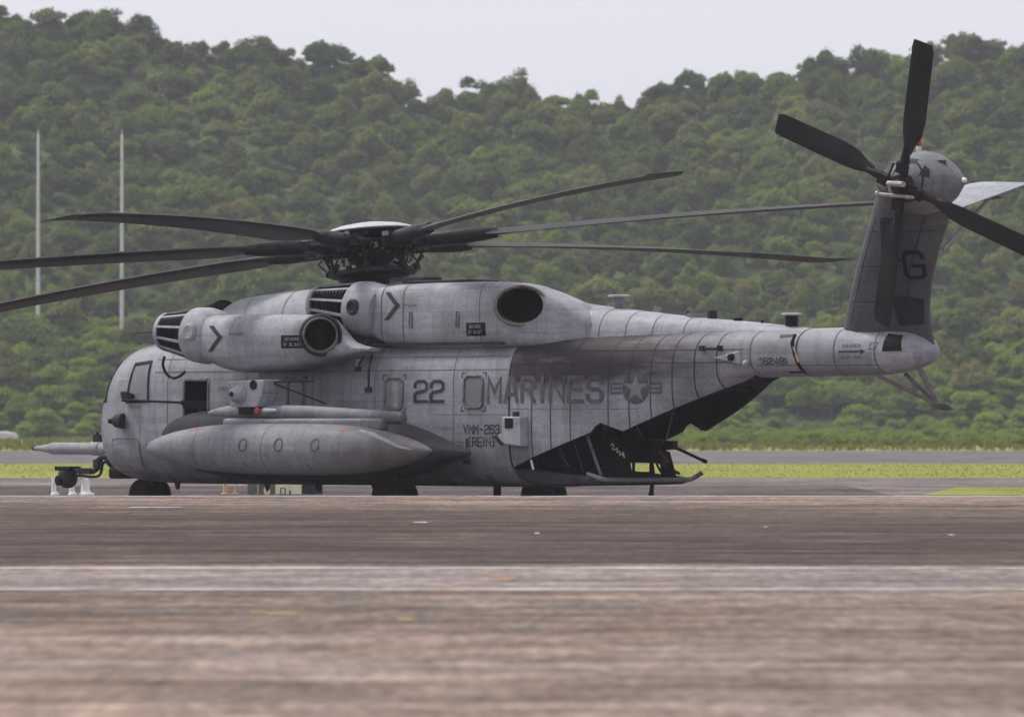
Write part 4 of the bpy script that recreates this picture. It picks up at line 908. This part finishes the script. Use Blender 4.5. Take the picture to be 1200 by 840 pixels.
M['apron'] = pave_mat('apron_concrete', (.085, .07, .066), (.155, .130, .124), (.23, .196, .188))
M['taxi'] = pave_mat('taxiway_asphalt', (.10, .09, .094), (.132, .12, .126), (.165, .152, .160))
M['shoulder'] = pave_mat('dark_shoulder', (.055, .045, .045), (.085, .07, .069), (.12, .10, .098))
def paint_mat(name, col, wear):
    t = NT(name); g = t.new('ShaderNodeNewGeometry'); mp = t.new('ShaderNodeMapping'); mp.inputs['Scale'].default_value = (.7, 2, 1); t.link(g.outputs['Position'], mp.inputs[0])
    n = t.noise(mp.outputs[0], 2.0, 6, .75)
    t.set(col, .7, 0, .3); t.link(t.ramp(n, [(wear - .08, 0.0), (wear + .14, .85)]), t.bsdf.inputs['Alpha']); return t.m
M['linew'] = paint_mat('worn_white_line', (.72, .68, .67), .44)
M['liney'] = paint_mat('worn_yellow_paint', (.46, .36, .09), .46)
M['lineo'] = paint_mat('worn_orange_paint', (.40, .25, .14), .47)
t = NT('grass_ground'); g = t.new('ShaderNodeNewGeometry'); mp = t.new('ShaderNodeMapping'); mp.inputs['Scale'].default_value = (.12, .05, 1); t.link(g.outputs['Position'], mp.inputs[0])
n = t.noise(mp.outputs[0], 1.0, 8, .75)
M['grassg'] = t.set(t.ramp(n, [(.3, (.140, .165, .026)), (.5, (.20, .21, .038)), (.72, (.265, .25, .060))]), .9, 0, .1)

sheet('ground', -290, 290, -38, 890, 0, M['grassg'])
runway = sheet('runway', -289, 289, -37, 107.2, .004, M['runway'])
apron = sheet('apron', -289, 289, 107.2, 186, .004, M['apron'])
sheet('taxiway', -289, 289, 248, 350, .004, M['taxi'])
sheet('shoulder_strip', -289, 8.6, 141, 163, .008, M['shoulder'])
sheet('pale_band', -289, 289, 53.4, 60.0, .008, M['pale'])
for y0, y1 in ((53.05, 53.4), (60.0, 60.35), (107.2, 107.7)): sheet('edge_line', -289, 289, y0, y1, .008, M['linew'], runway)
def mark(name, pts, mat):
    m = MB(); m.add([(x, y, gz(y) + .013) for x, y in pts], [tuple(range(len(pts)))]); m.build(name, mat, runway, fix=False)
mark('paint_mark', [(-1.80, 46.6), (-1.58, 46.6), (-1.56, 47.2), (-1.82, 47.2)], M['liney']); mark('paint_mark', [(-1.95, 46.9), (-1.84, 46.9), (-1.84, 47.3), (-1.95, 47.3)], M['liney'])
mark('paint_mark', [(-.98, 46.9), (-.86, 46.9), (-.86, 47.4), (-.98, 47.4)], M['lineo']); mark('paint_mark', [(-.82, 45.4), (-.72, 45.4), (-.72, 45.9), (-.82, 45.9)], M['liney'])
mark('paint_mark', [(-.6, 53.6), (-.2, 54.6), (.05, 56.3), (-.05, 57.6), (-.45, 58.8), (-.45, 58.2), (-.2, 57.2), (-.12, 56.2), (-.35, 54.9), (-.7, 54.0)], M['lineo'])
for x, y, L in ((-5.35, 95.2, .42), (-1.2, 83, .09), (.3, 76, .03), (3.2, 80, .025), (5.2, 75, .03)):
    mark('paint_chip', [(x - L, y), (x + L, y), (x + L * .9, y + .5), (x - L * .9, y + .5)], M['linew'])
M['tar'] = paint_mat('tar_joint', (.018, .014, .013), .50)
for y0, y1 in ((48.45, 48.75), (96.6, 97.3), (38.2, 38.4)): sheet('pavement_joint', -289, 289, y0, y1, .009, M['tar'], runway)
m = MB(); m.add([(9.2, 143, .012), (60, 141.5, .012), (60, 160, .012), (11.2, 160, .012)], [(0, 1, 2, 3)]); tag(m.build('grass_island', M['grassg'], fix=False), kind='structure')

# ------------------------------------------------------------------ hill
RPX = [-900, -400, 0, 100, 170, 200, 280, 330, 400, 450, 505, 560, 600, 640, 700, 760, 800, 870, 900, 950, 1000, 1050, 1100, 1150, 1200, 1500, 2100]
RPY = [30, 8, -2, 8, 19, 30, 45, 44, 55, 73, 99, 90, 83, 89, 104, 98, 88, 87, 76, 65, 62, 58, 49, 38, 34, 28, 50]
YB, YR = 548.0, 700.0
def hill_z(X, Y):
    px = 600 + 7440 * X / YR
    hr = (492 - np.interp(px, RPX, RPY)) / 7440 * YR + 1.7 - 3.8
    t = (Y - YB) / (YR - YB)
    if t <= 0: return 0.0
    w = 1.3 * math.sin(X * .11 + Y * .07) + 1.0 * math.sin(X * .23 - Y * .13 + 1) + .6 * math.sin(X * .05 + Y * .31)
    if t <= 1: return hr * (t ** .92) + w * min(1, t * 3) * (1 - t * .8)
    return max(0.0, hr * (1 - (t - 1) ** 2 * .9) + w * .2)
gx = np.arange(-285, 286, 5.0); gy = np.arange(546, 850, 5.0)
m = MB(); m.v = [(x, y, hill_z(x, y) - (.05 if y < 552 else 0)) for y in gy for x in gx]; n = len(gx)
m.f = [(j * n + i, j * n + i + 1, (j + 1) * n + i + 1, (j + 1) * n + i) for j in range(len(gy) - 1) for i in range(n - 1)]; m.mi = [0] * len(m.f)
M['floor'] = simple('forest_floor', (.050, .075, .020), .95, var=.4, scale=.3, spec=.1)
tag(m.build('hill', M['floor'], fix=False), kind='structure')

# ------------------------------------------------------------------ vegetation
def leaf_mat(name, cols, trans=.48, patch=True):
    t = NT(name); oi = t.new('ShaderNodeObjectInfo'); v = t.coord('Object')
    n = t.noise(v, 3.0, 3); k = t.math('ADD', t.math('MULTIPLY', oi.outputs['Random'], .85), t.math('MULTIPLY', t.math('SUBTRACT', n, .5), .5))
    c = t.ramp(k, [(i / (len(cols) - 1), cc) for i, cc in enumerate(cols)])
    pn = t.noise(oi.outputs['Location'], .075, 2)      # stands of lighter and darker species
    c = t.mix(1.0, c, t.ramp(pn, [(.34, .62 if patch else .95), (.5, .97 if patch else 1.0), (.66, 1.25 if patch else 1.05)]), 'MULTIPLY')
    t.set(c, .75, 0, .10)
    tr = t.new('ShaderNodeBsdfTranslucent'); t.link(c, tr.inputs[0]); mx = t.new('ShaderNodeMixShader'); mx.inputs[0].default_value = trans
    t.link(t.bsdf.outputs[0], mx.inputs[1]); t.link(tr.outputs[0], mx.inputs[2]); t.link(mx.outputs[0], t.out.inputs['Surface']); return t.m
M['leaf'] = leaf_mat('foliage', [(.062, .100, .018), (.112, .168, .026), (.162, .220, .030), (.078, .124, .026), (.186, .228, .036), (.170, .150, .060), (.130, .196, .024)])
M['leafb'] = leaf_mat('bush_foliage', [(.125, .200, .022), (.195, .285, .028), (.255, .320, .036), (.155, .225, .028), (.235, .275, .042)], .5, False)
M['bark'] = simple('bark', (.11, .09, .075), .9, var=.3, scale=3, spec=.1)
def crown_mesh(name, seed, mat, nl=18, N=2600, flat=.75, ls=(.05, .11), spread=.66):
    r = np.random.default_rng(seed); lob = []
    for i in range(nl):
        d = r.normal(size=3); d /= np.linalg.norm(d); rad = spread * r.uniform(.35, 1.0) ** .5
        c = d * rad; c[2] = c[2] * flat + .05; lob.append((c, r.uniform(.18, .40)))
    V = np.zeros((N, 4, 3)); w = np.array([l[1] ** 2 for l in lob]); w /= w.sum(); pick = r.choice(nl, N, p=w)
    for k in range(N):
        c, lr = lob[pick[k]]; d = r.normal(size=3); d[2] = abs(d[2]) * .9 + d[2] * .45; d /= np.linalg.norm(d)
        p = c + d * lr * (r.uniform(.65, 1.12) + (.25 if r.uniform() < .12 else 0)) * np.array([1, 1, flat + .1])
        nn = d + np.array([0, 0, .45]) + r.normal(size=3) * .5; nn /= np.linalg.norm(nn); u = np.cross(nn, r.normal(size=3)); u /= np.linalg.norm(u); v2 = np.cross(nn, u)
        s = r.uniform(*ls); u = u * s; v2 = v2 * s * r.uniform(.45, .8)
        V[k] = [p - u, p - v2 * .9 - nn * s * .15, p + u, p + v2 - nn * s * .15]
    me = bpy.data.meshes.new(name); me.from_pydata(V.reshape(-1, 3).tolist(), [], [(4 * k, 4 * k + 1, 4 * k + 2, 4 * k + 3) for k in range(N)])
    me.materials.append(mat); me.polygons.foreach_set('use_smooth', [False] * N); return me
def trunk_mesh(name, seed, base=-1.6):
    r = random.Random(seed); m = MB()
    top = Vector((r.uniform(-.1, .1), r.uniform(-.1, .1), .15))
    m.tube([(0, 0, base), (r.uniform(-.05, .05), .02, base * .5), top], [.075, .055, .03], 7)
    for i in range(6):
        a = r.uniform(0, 6.28); b = Vector((0, 0, base * r.uniform(.15, .5))); e = Vector((math.cos(a) * r.uniform(.35, .6), math.sin(a) * r.uniform(.35, .6), r.uniform(.0, .4)))
        m.tube([b, b.lerp(e, .5) + Vector((0, 0, .06)), e], [.032, .022, .008], 5)
    return m.mesh(name, M['bark'])
crowns = [crown_mesh('crown_%d' % i, 20 + i, M['leaf'], flat=f, nl=q, spread=s, N=nn, ls=ll) for i, (f, q, s, nn, ll) in enumerate(((.85, 20, .60, 2600, (.05, .11)), (1.0, 24, .58, 2800, (.04, .09)), (.75, 22, .64, 2400, (.06, .12)), (.95, 16, .52, 2600, (.05, .10)), (.8, 28, .64, 2600, (.05, .11)), (1.35, 14, .40, 1700, (.04, .09)), (.8, 11, .70, 1500, (.05, .10)), (.65, 30, .74, 3000, (.035, .08))))]
trunks = [trunk_mesh('trunk_%d' % i, i) for i in range(3)]
bushc = [crown_mesh('bush_crown_%d' % i, 60 + i, M['leafb'], flat=.7, nl=15, N=2200) for i in range(3)]
protos = bpy.data.collections.new('protos')
for i, me in enumerate(crowns):
    # crown and trunk of a forest tree joined for scattering
    bm = bmesh.new(); bm.from_mesh(me); nface = len(bm.faces); bm.from_mesh(trunks[i % 3])
    bm.faces.ensure_lookup_table()
    for f in bm.faces[nface:]: f.material_index = 1
    mj = bpy.data.meshes.new('forest_tree_%d' % i); bm.to_mesh(mj); bm.free(); mj.materials.append(M['leaf']); mj.materials.append(M['bark'])
    protos.objects.link(bpy.data.objects.new('a_tree_%d' % i, mj))
protos_b = bpy.data.collections.new('protos_bush')
for i, me in enumerate(bushc): protos_b.objects.link(bpy.data.objects.new('b_bush_%d' % i, me))
def tuft_mesh(i):
    r = random.Random(i); m = MB()
    for k in range(9):
        a = r.uniform(0, 6.28); x, y = r.uniform(-.25, .25), r.uniform(-.25, .25); h = r.uniform(.5, 1.0); d = Vector((math.cos(a), math.sin(a), 0)) * .06; b = Vector((r.uniform(-.3, .3), r.uniform(-.3, .3), 0)) * h
        p = Vector((x, y, 0)); m.add([p - d, p + d, p + d * .7 + b * .4 + Vector((0, 0, h * .6)), p - d * .7 + b * .4 + Vector((0, 0, h * .6)), p + b + Vector((0, 0, h))], [(0, 1, 2, 3), (3, 2, 4)])
    return m.mesh('tuft_%d' % i, M['tuft'], fix=False)
M['tuft'] = leaf_mat('grass_blades', [(.135, .16, .028), (.175, .185, .038), (.215, .205, .05), (.155, .175, .032)], .3)
protos_g = bpy.data.collections.new('protos_grass')
for i in range(3): protos_g.objects.link(bpy.data.objects.new('g_tuft_%d' % i, tuft_mesh(i)))

def scatter(name, pts, rot, scl, idx, coll):
    me = bpy.data.meshes.new(name); me.from_pydata([tuple(p) for p in pts], [], [])
    for nm, ty, data in (('rot', 'FLOAT', rot), ('scl', 'FLOAT', scl), ('idx', 'INT', idx)):
        at = me.attributes.new(nm, ty, 'POINT'); at.data.foreach_set('value', np.array(data, dtype=np.float32 if ty == 'FLOAT' else np.int32))
    o = bpy.data.objects.new(name, me); COL.objects.link(o)
    ng = bpy.data.node_groups.new(name + '_nodes', 'GeometryNodeTree')
    ng.interface.new_socket('Geometry', in_out='INPUT', socket_type='NodeSocketGeometry'); ng.interface.new_socket('Geometry', in_out='OUTPUT', socket_type='NodeSocketGeometry')
    N_ = ng.nodes; gi = N_.new('NodeGroupInput'); go = N_.new('NodeGroupOutput'); ip = N_.new('GeometryNodeInstanceOnPoints'); ci = N_.new('GeometryNodeCollectionInfo')
    ci.inputs['Collection'].default_value = coll; ci.inputs['Separate Children'].default_value = True; ci.inputs['Reset Children'].default_value = True
    ip.inputs['Pick Instance'].default_value = True
    def attr(nm, ty):
        a = N_.new('GeometryNodeInputNamedAttribute'); a.data_type = ty; a.inputs['Name'].default_value = nm; return a.outputs['Attribute']
    cx = N_.new('ShaderNodeCombineXYZ'); ng.links.new(attr('rot', 'FLOAT'), cx.inputs[2])
    ng.links.new(gi.outputs[0], ip.inputs['Points']); ng.links.new(ci.outputs[0], ip.inputs['Instance']); ng.links.new(attr('idx', 'INT'), ip.inputs['Instance Index'])
    ng.links.new(cx.outputs[0], ip.inputs['Rotation']); ng.links.new(attr('scl', 'FLOAT'), ip.inputs['Scale']); ng.links.new(ip.outputs[0], go.inputs[0])
    mo = o.modifiers.new('scatter', 'NODES'); mo.node_group = ng
    return o
pts, rot, scl, idx = [], [], [], []
for y in np.arange(556, 735, 2.7):
    for x in np.arange(-170, 171, 2.7):
        X = x + rng.uniform(-1.3, 1.3); Y = y + rng.uniform(-1.3, 1.3)
        if rng.uniform() < .10: continue
        s = .75 + 1.75 * rng.uniform() ** 1.8; s *= 1.25 if rng.uniform() < .08 else 1
        if Y > 700: s *= .8
        pts.append((X, Y, hill_z(X, Y) + s * .75)); rot.append(rng.uniform(0, 6.28)); scl.append(s); idx.append(int(rng.integers(0, 8)))
for y in np.arange(557, 712, 3.0):      # low scrub closing the gaps between the crowns
    for x in np.arange(-130, 131, 3.0):
        if rng.uniform() < .2: continue
        X = x + rng.uniform(-1.4, 1.4); Y = y + rng.uniform(-1.4, 1.4); s = rng.uniform(.7, 1.35)
        pts.append((X, Y, hill_z(X, Y) + s * .35)); rot.append(rng.uniform(0, 6.28)); scl.append(s); idx.append(int(rng.choice([0, 2, 4, 6, 7])))
tag(scatter('forest', pts, rot, scl, idx, protos), 'dense green forest covering the hillside behind the airfield', 'forest', kind='stuff')
pts, rot, scl, idx = [], [], [], []
for y in np.arange(549, 580, 2.2):
    for x in np.arange(-140, 141, 2.6):
        X = x + rng.uniform(-1.2, 1.2); Y = y + rng.uniform(-1, 1)
        if rng.uniform() < .3: continue
        s = rng.uniform(.8, 1.8) * (1.25 if X < -26 or X > 20 else 1); pts.append((X, Y, hill_z(X, Y) + s * .45)); rot.append(rng.uniform(0, 6.28)); scl.append(s); idx.append(int(rng.integers(0, 3)))
for _ in range(2600):      # scrub creeping out to the taxiway on the right, thinner on the left
    X = rng.uniform(12, 120); Y = rng.uniform(430 - min(40, (X - 12) * 2), 549); s = rng.uniform(.25, .9) * (.5 + .7 * (Y - 390) / 160)
    pts.append((X, Y, s * .4)); rot.append(rng.uniform(0, 6.28)); scl.append(s); idx.append(int(rng.integers(0, 3)))
tag(scatter('undergrowth', pts, rot, scl, idx, protos_b), 'tangled bright green undergrowth along the foot of the hill', 'undergrowth', kind='stuff')
pts, rot, scl, idx = [], [], [], []
for y0, y1, hw, nn, h0, h1 in ((186.5, 247.5, 50, 15000, .02, .06), (351, 549, 120, 24000, .15, .45), (143.2, 159.8, 0, 1500, .02, .05)):
    for _ in range(nn):
        Y = rng.uniform(y0, y1); X = rng.uniform(-hw, hw) if hw else rng.uniform(11.4, 22)
        pts.append((X, Y, gz(Y))); rot.append(rng.uniform(0, 6.28)); scl.append(rng.uniform(h0, h1)); idx.append(int(rng.integers(0, 3)))
tag(scatter('grass', pts, rot, scl, idx, protos_g), 'yellow green grass on the verges beside the taxiway', 'grass', kind='stuff')

# individual trees that stand out on the skyline and bushes at the foot of the hill
def tree(name, X, Y, s, i, label, group, bush=False):
    e = empty(name, (X, Y, hill_z(X, Y) - .1), rng.uniform(0, 6.28)); tag(e, label, 'bush' if bush else 'tree', group)
    cr = bpy.data.objects.new('crown', (bushc if bush else crowns)[i % (3 if bush else 8)]); tk = bpy.data.objects.new('trunk', trunks[i % 3])
    zz = s * (.55 if bush else 1.05)
    for o in (cr, tk): COL.objects.link(o); o.parent = e; o.location = (0, 0, zz)
    cr.scale = (s, s, s * rng.uniform(.85, 1.15)); tk.scale = (s, s, zz / 1.6)
for i, x in enumerate(np.arange(-66, 67, 2.6)):
    X = x + rng.uniform(-1, 1); Y = rng.uniform(695, 703); px = 600 + 7440 * X / 700; s = rng.uniform(1.5, 2.7)
    if px < 470: L, G = 'leafy tree on the skyline of the left-hand hill', 'skyline trees of the left-hand hill'
    elif px < 880: L, G = 'leafy tree on the skyline in the dip between the two hills', 'skyline trees in the dip'
    else: L, G = 'leafy tree on the skyline of the right-hand hill behind the tail rotor', 'skyline trees of the right-hand hill'
    tree('hill_tree', X, Y, s, int(rng.integers(0, 8)), L, G)
for i, x in enumerate(np.arange(-50, 51, 4.0)):
    X = x + rng.uniform(-1.3, 1.3); Y = rng.uniform(545.5, 548.5); px = 600 + 7440 * X / 548; s = rng.uniform(.8, 1.5)
    if px < 240: L, G = 'low green bush at the edge of the grass left of the helicopter nose', 'bushes left of the nose'
    elif px > 780: L, G = 'low green bush at the edge of the grass below the tail boom', 'bushes below the tail'
    else: continue
    tree('bush', X, Y, s, i, L, G, True)

# ------------------------------------------------------------------ small things round the field
for X, Y, top, lab in ((-43.0, 576, 27.6, 'tall thin grey mast, nearest the left edge of the picture'), (-35.4, 576, 27.6, 'tall thin grey mast behind the rotor blades, right of the other mast')):
    b = hill_z(X, Y) - .3; e = empty('light_mast', (X, Y, b)); tag(e, lab, 'mast', 'grey masts at the foot of the hill')
    MB().tube([(0, 0, 0), (0, 0, (top - b) * .5), (0, 0, top - b)], [.20, .16, .12], 12).build('pole', M['galv'], e)
    MB().lathe([(0, .05), (.1, .05), (.5, .015)], (0, 0, top - b), (0, 0, 1), 8).build('finial', M['galv'], e)
    for k in range(6): MB().lathe([(0, .20), (.12, .20)], (0, 0, (top - b) * (k + 1) / 7), (0, 0, 1), 12).build('collar', M['galv'], e)
for px, r, lab in ((63, .055, 'white marker post directly below the nose turret, leftmost of three'), (84, .06, 'thin white marker post, the middle one below the nose'), (100, .10, 'thick white marker post with a tan top, nearest the nose wheel')):
    X = (px - 600) / 7440 * 143.5; e = empty('marker_post', (X, 143.5, gz(143.5))); tag(e, lab, 'marker post', 'white marker posts beside the apron')
    MB().tube([(0.03, 0, 0), (0, 0, .12), (.01, 0, .28), (-.05 if r > .09 else .0, 0, .42)], [r * 1.35, r, r * .95, r * .85], 12).build('post', M['white'], e)
    MB().lathe([(0, r * 1.9), (.05, r * 1.7), (.07, r)], (0.03, 0, 0), (0, 0, 1), 14).build('foot', M['white'], e)
    if r > .09: MB().lathe([(0, r), (.05, r * .9), (.08, r * .5)], (-.05, 0, .40), (-.4, 0, 1), 12).build('tan_top', M['orange'], e)
e = empty('taxiway_sign', ((340 - 600) / 7440 * 144, 144, gz(144))); tag(e, 'low taxiway sign with cream letter panel and dark end panels under the fuselage', 'sign')
sx = lambda px: (px - 340) / 7440 * 144
for p0, p1, mt in ((290, 300.5, 'signdk'), (301, 322, 'signdk'), (323, 353.5, 'cream'), (354, 378, 'dark')):
    MB().box(((sx(p0) + sx(p1)) / 2, 0, .33), (sx(p1) - sx(p0), .10, .62)).build('sign_panel', M[mt], e, bevel=.008)
    MB().box(((sx(p0) + sx(p1)) / 2, 0, .012), (.05, .07, .03)).build('sign_foot', M['dark'], e)
def signtext(polys, mat): 
    m = MB()
    for i, q in enumerate(polys): m.add([(p[0], -.056 - i * .0002, p[1]) for p in q], [tuple(range(len(q)))])
    m.build('sign_letter', mat, e, fix=False)
signtext(text_polys('D', sx(328.5), sx(335), .0, .17, .24), M['signdk'])
signtext([circ(sx(313), .10, .10, 18, .075)], M['cream'])
signtext([circ(sx(313), .10, .045, 12, .025)], M['signdk'])
signtext([[(sx(339), .02), (sx(341), .02), (sx(341), .11), (sx(339), .11)]], M['signdk'])
MB().tube([(sx(302.5), -.055, .03), (sx(302.5), -.055, .62)], .01, 6).build('sign_edge', M['cream'], e)
for px, h, lab in ((264, .5, 'orange edge marker stake standing upright below the fuselage'), (275, .42, 'thin leaning orange stake right of the upright one')):
    X = (px - 600) / 7440 * 146; e = empty('edge_stake', (X, 146, gz(146))); tag(e, lab, 'stake', 'orange stakes below the fuselage')
    ln = .05 if px > 270 else 0
    MB().tube([(0, 0, 0), (ln, 0, h)], .05 if px < 270 else .022, 10).build('stake', M['orange'], e)
    MB().lathe([(0, .10), (.03, .09)], (0, 0, 0), (0, 0, 1), 12).build('base', M['orange'], e)
X = (8 - 600) / 7440 * 535; m = MB().prism([(X - 1.4, 535, -.1), (X + .95, 535, -.1), (X + .8, 535, .55), (X - .1, 535, .75), (X - 1.3, 535, .7)], (0, 1.2, 0))
tag(m.build('concrete_block', M['rock'], bevel=.15), 'pale concrete block in the grass at the left edge', 'block')
X = (1158 - 600) / 7440 * 541; m = MB().lathe([(0, .22), (.1, .25), (.45, .16), (.7, .10), (.75, .02)], (X, 541, 0), (0, 0, 1), 12)
tag(m.build('marker_cone', M['rock']), 'small pale marker cone at the edge of the bushes on the right', 'marker')

# ------------------------------------------------------------------ haze
m = MB().box((0, 425, 33), (600, 960, 68.5)); hz = m.build('haze', [], fix=True)
tag(hz, 'thin pale haze filling the air between camera and hill', 'haze', kind='stuff')
hm = bpy.data.materials.new('haze_air'); hm.use_nodes = True; hn = hm.node_tree.nodes; hn.clear()
pv = hn.new('ShaderNodeVolumePrincipled'); pv.inputs['Density'].default_value = .00023; pv.inputs['Color'].default_value = (.86, .87, .95, 1); pv.inputs['Anisotropy'].default_value = .0
ho = hn.new('ShaderNodeOutputMaterial'); hm.node_tree.links.new(pv.outputs[0], ho.inputs['Volume']); hz.data.materials.append(hm)
